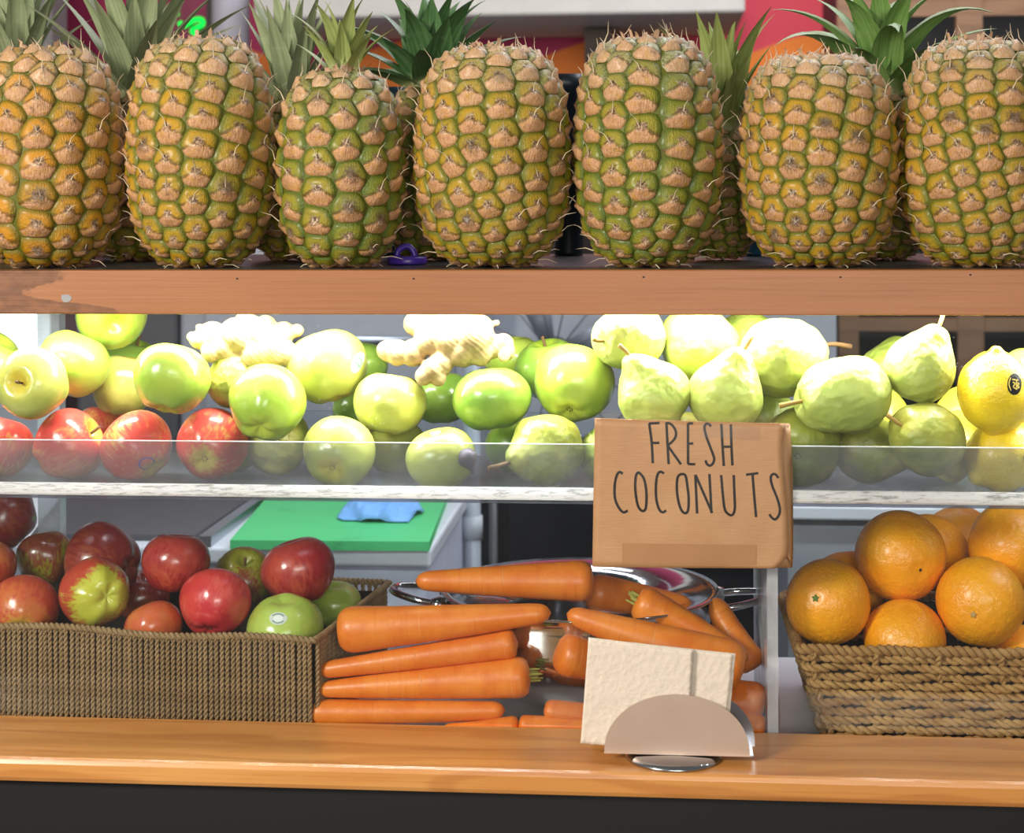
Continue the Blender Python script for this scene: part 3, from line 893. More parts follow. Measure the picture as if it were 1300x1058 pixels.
# second row
pear(T, 2, 'palepear', 1168, 466, 45, (0.40, 0.9, 0.1), 'tall upright pear beside the lemon at the right', YT + 0.02, stem=ST_PEAR, stem_mat=m_stemp)
o_g11 = apple(T, 0, 'yellowgreen', 415, 466, 53, (-0.3, 0.9, -0.2), 'pale yellow green apple with a small sticker, right of the first ginger', YT + 0.02)
apple(T, 0, 'green', 93, 463, 47, (0.3, 0.8, -0.2), 'green apple behind the hollow faced yellow green apple', YT + 0.02)
apple(T, 2, 'yellowgreen', 158, 490, 43, (0.2, 0.9, -0.1), 'yellow green apple half hidden left of the large pale one', YT + 0.02)
pear(T, 3, 'palepear', 800, 428, 44, (-0.72, -0.05, 0.6), 'pear lying top left with its pale stem toward the green apple', YT + 0.03, stem=ST_PEAR, stem_mat=m_stemp)
pear(T, 1, 'palepear', 888, 438, 49, (-0.3, 0.5, -0.78), 'round pear bottom high up behind the two upright pears', YT + 0.03, calyx=True, no_neck=True)
pear(T, 1, 'palepear', 990, 453, 50, (0.82, 0.18, -0.4), 'large glowing pear high up with its curved stem to the right', YT + 0.03, sq=1.15, stem=ST_PEAR_L, stem_mat=m_stemp)
# behind and between
apple(T, 1, 'yellowgreen', 503, 578, 40, (0, 1, 0), 'shaded green apple low between two yellow green apples', YT + 0.04, floor=FL)
pear(T, 3, 'olivepear', 352, 582, 40, (0.3, 0.6, -0.7), 'dim olive pear low behind the big green apple', YT + 0.04, floor=FL, no_neck=True)
pear(T, 0, 'pear', 770, 592, 38, (-0.5, 0.1, -0.4), 'pear peeping out low at the left edge of the bag', YT + 0.03, floor=FL, no_neck=True)
pear(T, 0, 'yellowpear', 1205, 590, 40, (0.4, 0.8, -0.4), 'small yellow pear low between olive pear and lower lemon', YT + 0.05, floor=FL, no_neck=True)
apple(T, 0, 'green', 141, 398, 46, (0.35, -0.3, 0.85), 'green apple topmost at the back left, cut by the shelf board', YT + 0.10, stem=None)
apple(T, 3, 'deep', 168, 462, 38, (0.25, 0.9, 0.1), 'dark green apple with a thin stem behind two paler ones', YT + 0.09, stem=ST_APPLE)
apple(T, 1, 'deep', -12, 472, 42, (0.4, 0.8, 0), 'green apple peeping out left of the hollow faced one', YT + 0.06)
apple(T, 1, 'green', -14, 455, 40, (0.6, 0.7, 0.1), 'green apple furthest back at the left picture edge', YT + 0.12)
apple(T, 1, 'pink', 128, 545, 34, (0.2, 0.9, -0.1), 'shaded apple wedged behind two red apples', YT + 0.07)
pear(T, 2, 'olivepear', 298, 482, 36, (-0.15, 0.9, 0.1), 'small olive pear tucked under the first ginger root', YT + 0.06)
apple(T, 1, 'deep', 462, 520, 40, (0, 1, 0), 'dark green apple deep between the plain ones', YT + 0.07)
apple(T, 3, 'deep', 560, 505, 42, (0, 1, 0), 'dark green apple in the shadow under the second ginger', YT + 0.07)
apple(T, 0, 'deep', 697, 470, 44, (-0.15, 0.95, 0.15), 'green apple with upright stem behind the big dotted one', YT + 0.09, stem=ST_APPLE, stem_mat=m_stemp)
apple(T, 1, 'green', 652, 458, 38, (0, 1, 0), 'dim green apple behind the right end of the second ginger', YT + 0.12)
apple(T, 1, 'deep', 455, 465, 38, (0, 1, 0), 'dark green apple behind the stickered yellow green apple', YT + 0.11)
pear(T, 1, 'pear', 952, 432, 36, (-0.5, 0.3, -0.4), 'green pear behind the glowing pear, under the board', YT + 0.12, no_neck=True)
pear(T, 3, 'yellowpear', 1112, 532, 42, (0.2, 0.6, -0.7), 'bright yellow pear glimpsed between the large pear and upright one', YT + 0.07, no_neck=True)
pear(T, 0, 'pear', 1128, 470, 36, (0.2, 0.8, -0.3), 'green pear behind the tall upright pear', YT + 0.13, no_neck=True)
pear(T, 1, 'pear', 968, 535, 44, (0.1, 0.3, -0.9), 'dark green pear in the shadow behind the bag', YT + 0.08, no_neck=True)
apple(T, 1, 'green', 1312, 475, 42, (0, 1, 0), 'green apple behind the upright lemon at the right edge', YT + 0.07)
pear(T, 3, 'yellowpear', 1222, 535, 38, (0.2, 0.7, -0.4), 'yellow green pear in the gap left of the lemons', YT + 0.07, no_neck=True)
apple(T, 1, 'deep', 655, 560, 40, (0, 1, 0), 'shaded green apple behind the olive pear with the long stem', YT + 0.07, floor=FL)
pear(T, 2, 'olivepear', 875, 570, 46, (0.1, 0.2, -0.9), 'pear low behind the middle of the bag', YT + 0.03, floor=FL, no_neck=True)
apple(T, 1, 'green', 300, 560, 38, (0, 1, 0), 'shaded green apple behind the blossom ended red apple', YT + 0.08, floor=FL)

# marks and stickers
m_blue = plain('blue_ink', '#2a34a0', 0.6)
patch(o_r3, 0, 0, 11, 10, (21, 18), m_blue, 'blue_ring', 24, 2, inner=0.82)
m_silver = plain('silver_sticker', '#d8dcd4', 0.35); m_greenink = plain('green_ink', '#5d9a6a', 0.5)
s, loc = patch(o_g11, 0, 0, 7, 13, (43, -8), m_silver, tilt=0.25)
strokes_on(o_g11, loc, [[(-2, -9), (2, -5), (-2, -1), (2, 3), (-2, 8)], [(3, -7), (5, 0), (2, 7)]], 1.4, m_greenink, 'sticker_print')
m_bsk = plain('black_sticker', '#171210', 0.3); m_gold = plain('gold_ink', '#d8bc58', 0.4)
s, loc = patch(o_l1, 0, 0, 9.5, 12.5, (11, -14), m_bsk, tilt=0.12)
strokes_on(o_l1, loc, [[(-5, -8), (-7.5, -1), (-5, 7)], [(-3, -6), (5, -5)], [(-2.5, -3), (1, -1), (-2, 2), (1.5, 5)], [(2.5, -5), (2.5, 6)], [(4, -2), (6, -1), (4, 1), (6, 3), (4, 4)]], 1.5, m_gold, 'sticker_print')
s, loc = patch(o_l2, 0, 0, 11, 10, (23, -3), m_bsk)
strokes_on(o_l2, loc, [[(-4, -6), (-4, 5), (4, 5)], [(-1, -3), (3, -2), (0, 1), (4, 2)]], 1.3, m_gold, 'sticker_print')

# little dark fig
prof = [(p.x if p.x > 0 else 0, p.y) for p in spline([(0, -1), (0.5, -0.9), (0.95, -0.3), (0.85, 0.25), (0.4, 0.8), (0.2, 1.15), (0.12, 1.5), (0, 1.52)], 18)]
prof[0] = (0, prof[0][1]); prof[-1] = (0, prof[-1][1])
vs, fs = revolve(prof, 18, lambda v: Vector((v.x * (1 + .05 * math.cos(9 * math.atan2(v.y, v.x))), v.y * (1 + .05 * math.cos(9 * math.atan2(v.y, v.x))), v.z)))
mf = M('fig_skin'); v_ = mf.obj((4, 4, 1)); m_fig = mf.surf(mf.mix(mf.noise(v_, 2.0, 4), lin('#2c2030'), lin('#6a5a68')), 0.5)
fg = pydata('fig', vs, fs, m_fig)
c = at(594, 583, 0.024); R = 13.5 * depth(c) / F_PX
fg.location = c; fg.scale = (R, R, R); fg.rotation_mode = 'QUATERNION'; fg.rotation_quaternion = vdir((0.35, -0.9, 0.2)).to_track_quat('Z', 'Y')
tag(fg, 'little dark purple fig squeezed between green apple and olive pear', 'fig')

# ginger roots: one knobbly surface grown from overlapping lobes
mgi = M('ginger_skin')
v_ = mgi.obj()
x_ = mgi.sep(v_)
rg = mgi.ma('SINE', mgi.ma('MULTIPLY', mgi.ma('ADD', mgi.ma('ADD', x_[0], x_[2]), mgi.ma('MULTIPLY', mgi.noise(v_, 25.0, 3), 0.02)), 900.0))
co = mgi.mix(mgi.mr(mgi.noise(v_, 60.0, 4), 0.35, 0.7), lin('#a98f62'), lin('#8e7346'))
co = mgi.mix(mgi.ma('MULTIPLY', mgi.mr(rg, 0.75, 1.0), 0.2), co, lin('#96713c'))
m_ging = mgi.surf(co, 0.6, Normal=mgi.bump(mgi.ma('ADD', rg, mgi.noise(v_, 120.0, 3)), 0.12, 0.001))
m_cut = plain('ginger_scar', '#b89a6a', 0.8)


def ginger(lobes, cuts, Y, label):
    c0 = at(lobes[0][0], lobes[0][1], Y)
    bm = bmesh.new()
    for (a, b, r, dy) in lobes:
        p = at(a, b, Y + dy) - c0; R = r * depth(c0) / F_PX
        bmesh.ops.create_icosphere(bm, subdivisions=3, radius=R, matrix=Matrix.Translation(p))
    for v in bm.verts:
        n = noise.noise(v.co * 70) * 0.0016 + noise.noise(v.co * 200) * 0.0006
        v.co += v.co.normalized() * n
    o = mesh_obj('ginger_root', bm, m_ging); o.location = c0
    rm = o.modifiers.new('remesh', 'REMESH'); rm.mode = 'VOXEL'; rm.voxel_size = 0.0016; rm.use_smooth_shade = True
    s = o.modifiers.new('smooth', 'SMOOTH'); s.iterations = 5; s.factor = 0.5
    tag(o, label, 'ginger')
    for (a, b, r, dy) in cuts:
        p = at(a, b, Y + dy) - c0; R = r * depth(c0) / F_PX
        vs, fs = revolve([(0, -0.3), (0.9, -0.3), (1.0, 0.0), (0.75, 0.22), (0.35, 0.12), (0, 0.2)], 14, lambda v: v * R)
        s = pydata('cut_end', vs, fs, m_cut, o); s.location = p; s.rotation_euler = vdir((0.1, 0, 1)).to_track_quat('Z', 'Y').to_euler()
    return o


YG = 0.082
ginger([(300, 425, 22, 0), (270, 428, 20, 0.002), (285, 440, 20, 0), (318, 415, 16, 0.01), (335, 428, 20, 0.004), (345, 446, 21, 0.0), (325, 450, 20, 0.0), (252, 432, 12, -0.004), (244, 428, 7, -0.004), (253, 416, 5, 0),
        (267, 448, 13, -0.008), (360, 423, 15, 0.012), (352, 424, 12, 0.01), (300, 461, 11, -0.004), (308, 455, 9, 0), (377, 420, 9, 0.016), (310, 409, 14, 0.012), (338, 412, 13, 0.012), (365, 450, 16, 0.006)],
       [(268, 446, 11, -0.0135)], YG + 0.012, 'knobbly ginger root lying on the green apples at the left')
ginger([(570, 430, 26, 0), (600, 428, 28, 0), (585, 412, 22, 0.006), (545, 432, 20, 0), (525, 448, 18, 0), (505, 448, 17, 0.002), (493, 446, 15, 0.004), (530, 410, 18, 0.01), (556, 412, 18, 0.008), (610, 415, 16, 0.006), (608, 445, 20, 0),
        (628, 440, 16, 0.006), (640, 436, 13, 0.004), (642, 446, 12, 0.002), (560, 462, 16, -0.008), (549, 470, 16, -0.012), (538, 478, 12, -0.014), (556, 480, 11, -0.012), (620, 412, 6, 0.006), (630, 410, 4.5, 0.006), (588, 445, 22, -0.002)],
       [(640, 452, 8, -0.0075)], YG + 0.008, 'large knobbly ginger root on the apples left of the bag')
# ------------------------------------------------------------------ woven baskets
def rope(pts, rs, off, pitch, seg=6, step=None, plies=2, phase=0.0, closed=False):
    """a twisted cord: strands of radius rs winding round the path"""
    P = [Vector(p) for p in pts]
    if closed: P = P + [P[0]]
    L = [0.0]
    for a, b in zip(P, P[1:]): L.append(L[-1] + (b - a).length)
    step = step or pitch / 7
    n = max(3, int(L[-1] / step))
    C, k = [], 0
    for i in range(n + 1):
        s = L[-1] * i / n
        while k < len(L) - 2 and L[k + 1] < s: k += 1
        C.append(P[k].lerp(P[k + 1], (s - L[k]) / max(1e-9, L[k + 1] - L[k])))
    T0 = (C[1] - C[0]).normalized()
    up = Vector((0.1, 1, 0.05)) if abs(T0.y) < 0.8 else Vector((1, 0.1, 0.05))
    nm = (up - T0 * up.dot(T0)).normalized()
    fr = []
    for i in range(n + 1):
        T = (C[min(i + 1, n)] - C[max(0, i - 1)]).normalized()
        nm = (nm - T * nm.dot(T)).normalized(); fr.append((nm.copy(), T.cross(nm)))
    out = []
    turns = max(1, round(L[-1] / pitch)) if closed else L[-1] / pitch
    for q in range(plies):
        S = []
        for i in range(n + 1):
            a = 2 * PI * turns * i / n + 2 * PI * q / plies + phase
            S.append(C[i] + (fr[i][0] * math.cos(a) + fr[i][1] * math.sin(a)) * off)
        out.append(tube(S, rs, seg))
    return join(out)


def straw(name, a, b, c):
    m = M(name)
    v = m.obj()
    n1 = m.noise(v, 45.0, 3); n2 = m.noise(v, 700.0, 2)
    oi = m.n('ObjectInfo').outputs['Random']
    co = m.mix(m.mr(n1, 0.35, 0.65), lin(a), lin(b))
    co = m.mix(m.ma('MULTIPLY', m.mr(n2, 0.5, 0.7), 0.5), co, lin(c))
    co = m.mix(m.ma('MULTIPLY', oi, 0.35), co, lin(c))
    return m.surf(co, 0.75, Normal=m.bump(n2, 0.4, 0.0006))


m_str1 = straw('seagrass_grey', '#95754e', '#a68660', '#62472a')
m_str2 = straw('seagrass_gold', '#a97c46', '#bd9258', '#7c5226')
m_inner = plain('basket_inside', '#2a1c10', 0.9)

# left basket: upright twisted cords, rotated a little
fr_c = at(393, 900, 0.0); rot = math.radians(-5.5)
bk1 = tag(empty('woven_basket', (fr_c.x, 0.022, Z_DECK + 0.001), rot), 'long greyish seagrass basket of upright cords full of red apples', 'basket')
BW, BD = 0.40, 0.235
def rim_h(x):       # front rim sags towards the corner
    return 0.0905 + 0.001 * max(0.0, min(1.0, (-x - 0.12) / 0.2)) - 0.002 * math.sin(x * 30)
rc = random.Random(3)
cord = {}
def upright(x, y, h, k):
    if k not in cord:
        vs, fs = rope([(0, 0, 0), (0, 0, 0.1)], 0.00142, 0.0012, 0.0115, 6, 0.0014, 2, k * 0.35)
        me = bpy.data.meshes.new('cord'); me.from_pydata(vs, [], fs); me.update(); cord[k] = me
    o = link('cord', cord[k], m_str1, bk1)
    o.location = (x, y, 0); o.rotation_euler = (rc.uniform(-.01, .01), rc.uniform(-.006, .006), 0); o.scale = (1, 1, h / 0.1)
pit = 0.0056
for i in range(int(BW / pit)):
    upright(-BW + 0.004 + i * pit, rc.uniform(-0.0004, 0.0004), rim_h(-BW + i * pit), i % 3)
for i in range(1, int(BD / pit)):
    y = i * pit; fl = 0.012 * (y / BD)
    upright(0.001 + fl, y, 0.0905, i % 3)
for i in range(int(BW / 0.0075)): upright(-BW + 0.004 + i * 0.0075 + 0.012, BD, 0.095, i % 3)
for i in range(1, int(BD / 0.0075)): upright(-BW, i * 0.0075, 0.093, i % 3)
rimp = [(-BW + BW * i / 30, 0.0, rim_h(-BW + BW * i / 30)) for i in range(31)]
rimp += [(0.002 + 0.012 * j / 12, BD * j / 12, 0.0905 + 0.004 * (j / 12)) for j in range(1, 13)]
rimp += [(0.013 - (BW + 0.01) * i / 12, BD + 0.001, 0.0945) for i in range(1, 13)] + [(-BW, BD * (1 - j / 6), 0.093) for j in range(1, 6)]
vs, fs = rope(rimp, 0.0021, 0.0019, 0.011, 6, 0.0016, 2, 0, True)
pydata('rim', vs, fs, m_str1, bk1)
def open_box(x0, x1, y0, y1, z0, z1, th):
    bm = bmesh.new()
    for lo, hi in (((x0, y0, z0), (x1, y1, z0 + th)), ((x0, y0, z0), (x0 + th, y1, z1)), ((x1 - th, y0, z0), (x1, y1, z1)), ((x0, y0, z0), (x1, y0 + th, z1)), ((x0, y1 - th, z0), (x1, y1, z1))): box(bm, lo, hi)
    return bm
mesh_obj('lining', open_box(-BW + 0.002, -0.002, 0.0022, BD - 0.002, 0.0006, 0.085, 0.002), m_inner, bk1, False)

# right basket: cords laid round in courses over upright stakes
tl = at(1013, 826, 0.03)
bk2 = tag(empty('woven_basket', (tl.x, 0.024, Z_DECK + 0.001)), 'golden seagrass basket of level cords full of oranges at the right', 'basket')
W2, D2, H2 = 0.40, 0.225, 0.090
def loop(z, inset, wob=0.0, ph=0, npts=None):
    x0, x1, y0, y1 = inset, W2 - inset, inset * 0.35, D2 - inset * 0.5
    cor = [(x0, y0), (x1, y0), (x1, y1), (x0, y1)]
    pts = []
    rr = 0.012
    cs = [(x0 + rr, y0 + rr, PI, 1.5 * PI), (x1 - rr, y0 + rr, 1.5 * PI, 2 * PI), (x1 - rr, y1 - rr, 0, PI / 2), (x0 + rr, y1 - rr, PI / 2, PI)]
    ring_ = []
    for cx_, cy_, a0, a1 in cs:
        for k in range(5): a = a0 + (a1 - a0) * k / 4; ring_.append((cx_ + rr * math.cos(a), cy_ + rr * math.sin(a)))
    P_ = [Vector((x, y, 0)) for x, y in ring_]; P_.append(P_[0])
    tot = sum((b - a).length for a, b in zip(P_, P_[1:])); s = 0.0
    for a, b in zip(P_, P_[1:]):
        d = (b - a).length; m = max(1, int(d / 0.004))
        nv = Vector(((b - a).y, -(b - a).x, 0)).normalized()
        for k in range(m):
            u = s + d * k / m
            o = wob * math.sin(2 * PI * u / 0.058 + ph * PI)
            pts.append(a.lerp(b, k / m) + nv * o + Vector((0, 0, z + 0.0008 * math.sin(u * 97 + z * 900))))
        s += d
    return pts
rows = 10
for i in range(rows):
    z = 0.0055 + (H2 - 0.0135) * i / (rows - 1)
    ins = 0.027 * (1 - z / H2) ** 0.8
    vs, fs = rope(loop(z, ins, 0.0034, i % 2), 0.0026, 0.0022, 0.019, 6, 0.0028, 2, i * 0.9, True)
    pydata('course', vs, fs, m_str2, bk2)
vs, fs = rope(loop(H2, 0.0, 0.0006, 0), 0.0031, 0.0029, 0.016, 6, 0.0026, 2, 0, True)
pydata('rim', vs, fs, m_str2, bk2)
for k in range(7):
    x = 0.014 + k * 0.058
    vs, fs = rope([(x + (0.018 if k == 0 else 0), 0.0135, 0.004), (x + 0.003, 0.0065, H2 * 0.6), (x, 0.003, H2 * 0.85), (x, -0.0035, H2 - 0.002)], 0.0019, 0.0016, 0.014, 6, 0.0025, 2)
    pydata('stake', vs, fs, m_str2, bk2)
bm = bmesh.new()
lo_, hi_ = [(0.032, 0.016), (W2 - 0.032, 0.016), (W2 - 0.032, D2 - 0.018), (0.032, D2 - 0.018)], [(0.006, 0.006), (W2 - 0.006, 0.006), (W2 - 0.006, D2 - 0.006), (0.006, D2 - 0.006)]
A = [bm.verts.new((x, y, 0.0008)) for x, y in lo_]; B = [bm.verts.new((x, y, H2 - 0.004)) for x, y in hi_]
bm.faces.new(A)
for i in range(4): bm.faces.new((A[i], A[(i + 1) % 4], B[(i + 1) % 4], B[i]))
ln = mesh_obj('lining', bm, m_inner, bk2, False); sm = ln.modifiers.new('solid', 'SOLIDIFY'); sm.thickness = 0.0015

# ------------------------------------------------------------------ apples of the left basket
def YB(px): return 0.031 + max(0.0, (395 - px)) / 395 * 0.036
B_ = 'apple_basket'
def bapple(me, skin, px, py, r, axis, label, dY=0.0, **k):
    return apple(B_, me, skin, px, py, r, axis, label, YB(px) + dY, **k)
o_lime = bapple(3, 'mint', 362, 795, 50, (0.05, -0.97, -0.2), 'lime green apple with an oval silver sticker at the basket corner', sq=0.95)
bapple(0, 'bright', 273, 767, 47, (0.1, 0.72, -0.68), 'bright red apple in the middle of the basket front', calyx=True)
bapple(1, 'coral', 196, 797, 38, (-0.4, 0.8, -0.3), 'orange red apple low at the rim left of the bright one')
bapple(2, 'bicolor', 121, 753, 46, (-0.58, -0.08, -0.8), 'apple half yellow green, half red, with its blossom end to the right', calyx=True, spin=2.2)
bapple(0, 'coral', 30, 775, 45, (-0.1, 0.45, -0.88), 'coral red apple with yellow blossom end low at the left', calyx=True)
bapple(1, 'red', 223, 715, 45, (0.1, 0.95, -0.15), 'round dark red apple above the orange red one', 0.02)
bapple(0, 'red', 379, 726, 48, (-0.25, 0.9, -0.1), 'large dark red apple above the lime green one', 0.02)
bapple(2, 'darkred', 131, 712, 50, (-0.85, 0.1, -0.35), 'brownish red apple lying behind the half green one', 0.03)
bapple(2, 'brown', 58, 710, 38, (-0.2, 0.9, -0.2), 'olive and brown apple second from the left at the back', 0.05)
bapple(0, 'coral', -20, 722, 41, (0.1, 0.9, 0.1), 'coral apple cut by the left edge under the tall red one', 0.03)
bapple(2, 'darkred', 2, 655, 47, (-0.35, 0.35, 0.85), 'red apple with yellow stem hollow topmost at the left edge', 0.05, stem=ST_APPLE)
bapple(2, 'brown', 309, 735, 40, (0.15, 0.75, 0.5), 'dark apple with green flush and stem hollow between two red ones', 0.06, stem=ST_APPLE)
bapple(1, 'darkred', 180, 758, 36, (0.2, 0.9, 0.2), 'dark red apple in the shade between half green and round red ones', 0.05)
bapple(3, 'mint', 424, 768, 36, (0, 1, 0.1), 'shaded green apple in the back corner of the left basket', 0.09)
s, loc = patch(o_lime, 0, 0, 13, 8.5, (-4, -22), m_silver, tilt=0.05)
patch(o_lime, 0, 0, 7, 4.2, (-4, -22), plain('sticker_white', '#f2f2ee', 0.4), 'sticker_centre', lift=0.014)
strokes_on(o_lime, loc, [[(-13, -25), (-8, -28), (0, -29), (7, -27)], [(-12, -18), (-5, -15), (4, -16)]] and [[(-9, -3), (-4, -6), (3, -6), (8, -3)], [(-8, 3), (-2, 6), (5, 5), (8, 3)]], 1.6, plain('grey_ink', '#7f9488', 0.5), 'sticker_print')

# ------------------------------------------------------------------ oranges of the right basket
O_ = 'orange_basket'
def orange(k, px, py, r, axis, label, dY=0.0, **kw):
    return fruit(O_, 'orange', ORANGES[k % 3], 'orange', px, py, r, axis, label, 'orange', 0.034 + dY, **kw)
def button(o, off, mat, s=1.0):
    b = link('stem_button', BUTTON.copy(), mat, o); b.location = (0, 0, 0.925); b.scale = (s, s, s); return b
o = orange(0, 1051, 764, 54, (-0.46, 0.28, 0.84), 'orange with green stem button at the left front of the basket'); button(o, 0, m_green_stem, 1.2)
o = orange(1, 1245, 764, 56, (-0.42, -0.1, 0.9), 'orange with pale navel low at the right front'); button(o, 0, m_navel, 1.1)
orange(2, 1148, 812, 52, (0.05, 0.9, 0.35), 'orange low at the rim under the big upper one', stem=None)
o = orange(0, 1143, 706, 57, (0.25, -0.13, 0.95), 'big orange with tiny dark stem dot on top of the basket', 0.005); button(o, 0, m_calyx, 0.55)
o = orange(1, 1286, 694, 56, (0.2, -0.1, 0.97), 'orange with a dark blemish at the upper right edge', 0.015); button(o, 0, m_calyx, 0.9)
orange(2, 1302, 842, 48, (0.1, 0.9, 0.3), 'orange at the rim by the right picture edge')
orange(0, 1180, 702, 50, (0.3, 0.9, -0.2), 'orange behind the big upper one', 0.03)
orange(1, 1076, 745, 47, (0, 0.9, -0.2), 'shaded orange behind the left one with green button', 0.05)
orange(2, 1218, 690, 48, (0.2, 0.9, 0.2), 'dark shaded orange between the upper ones in front of the green bowl', 0.06)

# ------------------------------------------------------------------ steel bowl
m_bowl = metal('polished_steel', '#d5d7dc', 0.1)
bc = at(735, 752, 0.17)
bw = tag(empty('steel_bowl', (bc.x, 0.178, Z_DECK + 0.0006)), 'polished steel bowl with two wire handles holding carrots', 'bowl')
HB = bc.z - Z_DECK; RB = 0.139
prof = [(0, 0.0015), (0.055, 0.0), (0.062, 0.004)] + [(0.062 + (RB - 0.062) * math.sin(t * PI / 2) ** 0.75, 0.006 + (HB - 0.006) * (1 - math.cos(t * PI / 2))) for t in [i / 12 for i in range(1, 13)]]
prof += [(RB + 0.006, HB + 0.001), (RB + 0.006, HB + 0.003), (RB - 0.0015, HB + 0.002)] + [(0.060 + (RB - 0.0625) * math.sin(t * PI / 2) ** 0.75 - 0.06 * math.sin(t * PI / 2) ** 0.75 , 0.0085 + (HB - 0.0075) * (1 - math.cos(t * PI / 2))) for t in [i / 12 for i in range(11, 0, -1)]] + [(0.05, 0.006), (0, 0.005)]
inner = [(max(0.0, (0.060 + (RB - 0.0625) * math.sin(t * PI / 2) ** 0.75 - 0.06 * math.sin(t * PI / 2) ** 0.75)), 0) for t in [0.5]]
vs, fs = revolve(prof, 64); pydata('bowl', vs, fs, m_bowl, bw)
for sx in (-1, 1):
    pts = spline([(sx * (RB + 0.002), -0.035, HB - 0.01), (sx * (RB + 0.03), -0.03, HB - 0.006), (sx * (RB + 0.055), -0.012, HB - 0.002), (sx * (RB + 0.055), 0.012, HB - 0.002), (sx * (RB + 0.03), 0.03, HB - 0.006), (sx * (RB + 0.002), 0.035, HB - 0.01)], 40)
    vs, fs = tube(pts, 0.0038, 10); h = pydata('handle', vs, fs, m_bowl, bw)
    for yy in (-0.035, 0.035):
        vs, fs = revolve([(0, -0.01), (0.007, -0.008), (0.009, 0.0), (0.007, 0.008), (0, 0.01)], 14)
        r_ = pydata('rivet', vs, fs, m_bowl, h); r_.location = (sx * (RB + 0.004), yy, HB - 0.01); r_.rotation_euler = (0, PI / 2, 0)

# ------------------------------------------------------------------ carrots
mc = M('carrot_skin')
v_ = mc.obj()
x_ = mc.sep(v_)
rn = mc.noise(mc.obj((10, 10, 260)), 1.0, 4, 0.65)
bl = mc.noise(v_, 40.0, 3)
oi = mc.n('ObjectInfo').outputs['Random']
co = mc.mix(mc.mr(bl, 0.3, 0.7), lin('#e2741c'), lin('#ee8a2e'))
co = mc.mix(mc.ma('MULTIPLY', mc.mr(rn, 0.52, 0.72), 0.4), co, lin('#c45a12'))
co = mc.mix(mc.ma('MULTIPLY', mc.mr(mc.noise(mc.obj((16, 16, 420)), 1.0, 2), 0.66, 0.72), 0.35), co, lin('#f6b878'))
co = mc.mix(mc.ma('MULTIPLY', oi, 0.25), co, lin('#cc5c1c'))
m_car = mc.surf(co, 0.42, Coat_Weight=0.15, Coat_Roughness=0.25, Subsurface_Weight=0.1, Subsurface_Radius=(0.6, 0.25, 0.05), Subsurface_Scale=0.01, Normal=mc.bump(rn, 0.25, 0.0015))
m_stub = plain('carrot_top_stub', '#a9a24a', 0.8)
cseed = [0]


def carrot(a, b, ra, rb, Ya, Yb, label, stub=False, bow=0.0):
    """a = tip end, b = crown end in photo pixels, radii in pixels, distances behind the pane"""
    cseed[0] += 1; sd = cseed[0] * 3.7
    A, B = at(a[0], a[1], Ya), at(b[0], b[1], Yb)
    RA, RB_ = ra * depth(A) / F_PX, rb * depth(B) / F_PX
    ax = (B - A); L = ax.length; ax.normalize()
    n = 56; prof = []
    for i in range(n + 1):
        t = i / n; z = L * t
        r = RA + (RB_ - RA) * (t ** 0.85)
        r *= min(1.0, math.sqrt(max(0.0, 1 - (1 - min(1.0, z / (RA * 1.6))) ** 2)))
        e = (L - z) / (RB_ * 0.75)
        if e < 1: r *= math.sqrt(max(0.0, 1 - (1 - e) ** 2)) ** 0.8 * 0.86 + 0.14 * (e > 0.02)
        r *= 1 + 0.02 * noise.noise(Vector((t * 30, sd, 0)))+ 0.02 * noise.noise(Vector((t * 6, sd, 5)))
        prof.append((0.0 if i in (0, n) else max(r, 0.0004), z))
    c1, c2 = rnd.uniform(-1, 1) * 0.004, bow
    def fn(v):
        t = v.z / L; k = math.sin(PI * t)
        return Vector((v.x + k * c1, v.y + k * c2, v.z - L / 2))
    vs, fs = revolve(prof, 24, fn)
    o = pydata('carrot', vs, fs, m_car)
    o.location = (A + B) / 2; o.rotation_mode = 'QUATERNION'; o.rotation_quaternion = ax.to_track_quat('Z', 'Y')
    tag(o, label, 'carrot')
    if stub:
        parts = []
        for k in range(9):
            a_ = 2 * PI * k / 9 * 1.6; q = RB_ * 0.34 * (0.2 + 0.8 * (k / 8))
            p = Vector((q * math.cos(a_), q * math.sin(a_), L / 2 - 0.003))
            parts.append(tube([p, p + Vector((q * .2, 0, 0.003)), p * 1.05 + Vector((0, 0, 0.0045 + 0.002 * (k % 3)))], [0.0018, 0.0016, 0.0008], 5))
        vs, fs = join(parts); pydata('stem_stub', vs, fs, m_stub, o)['label'] = 'yellow green stem stub'
    return o


carrot((700, 778), (428, 801), 11, 30, 0.040, 0.046, 'thick carrot with its blunt end to the left, topmost of the left stack')
carrot((404, 852), (658, 816), 10, 19, 0.040, 0.042, 'carrot second of the left stack, tip to the left')
carrot((403, 876), (675, 859), 9, 27, 0.037, 0.040, 'carrot third of the left stack with yellow green stub', stub=True)
carrot((642, 902), (393, 905), 11, 17, 0.034, 0.036, 'carrot at the bottom of the left stack, tip to the right')
carrot((560, 928), (660, 922), 8, 14, 0.030, 0.030, 'carrot barely showing under the left stack', stub=True)
carrot((527, 738), (755, 738), 11, 27, 0.075, 0.085, 'carrot lying across the steel bowl rim above the left stack')
carrot((719, 779), (945, 852), 10, 36, 0.040, 0.028, 'long carrot slanting down right behind the napkins')
carrot((950, 838), (806, 762), 10, 25, 0.078, 0.080, 'carrot with greenish cut end above the long slanting one', stub=True)
carrot((880, 772), (745, 752), 12, 26, 0.15, 0.115, 'carrot in the bowl behind the bag bottom')
carrot((800, 850), (706, 828), 16, 30, 0.062, 0.036, 'short carrot end peeping out left of the napkins')
carrot((800, 912), (690, 903), 10, 15, 0.036, 0.030, 'pale carrot low behind the left edge of the napkins')
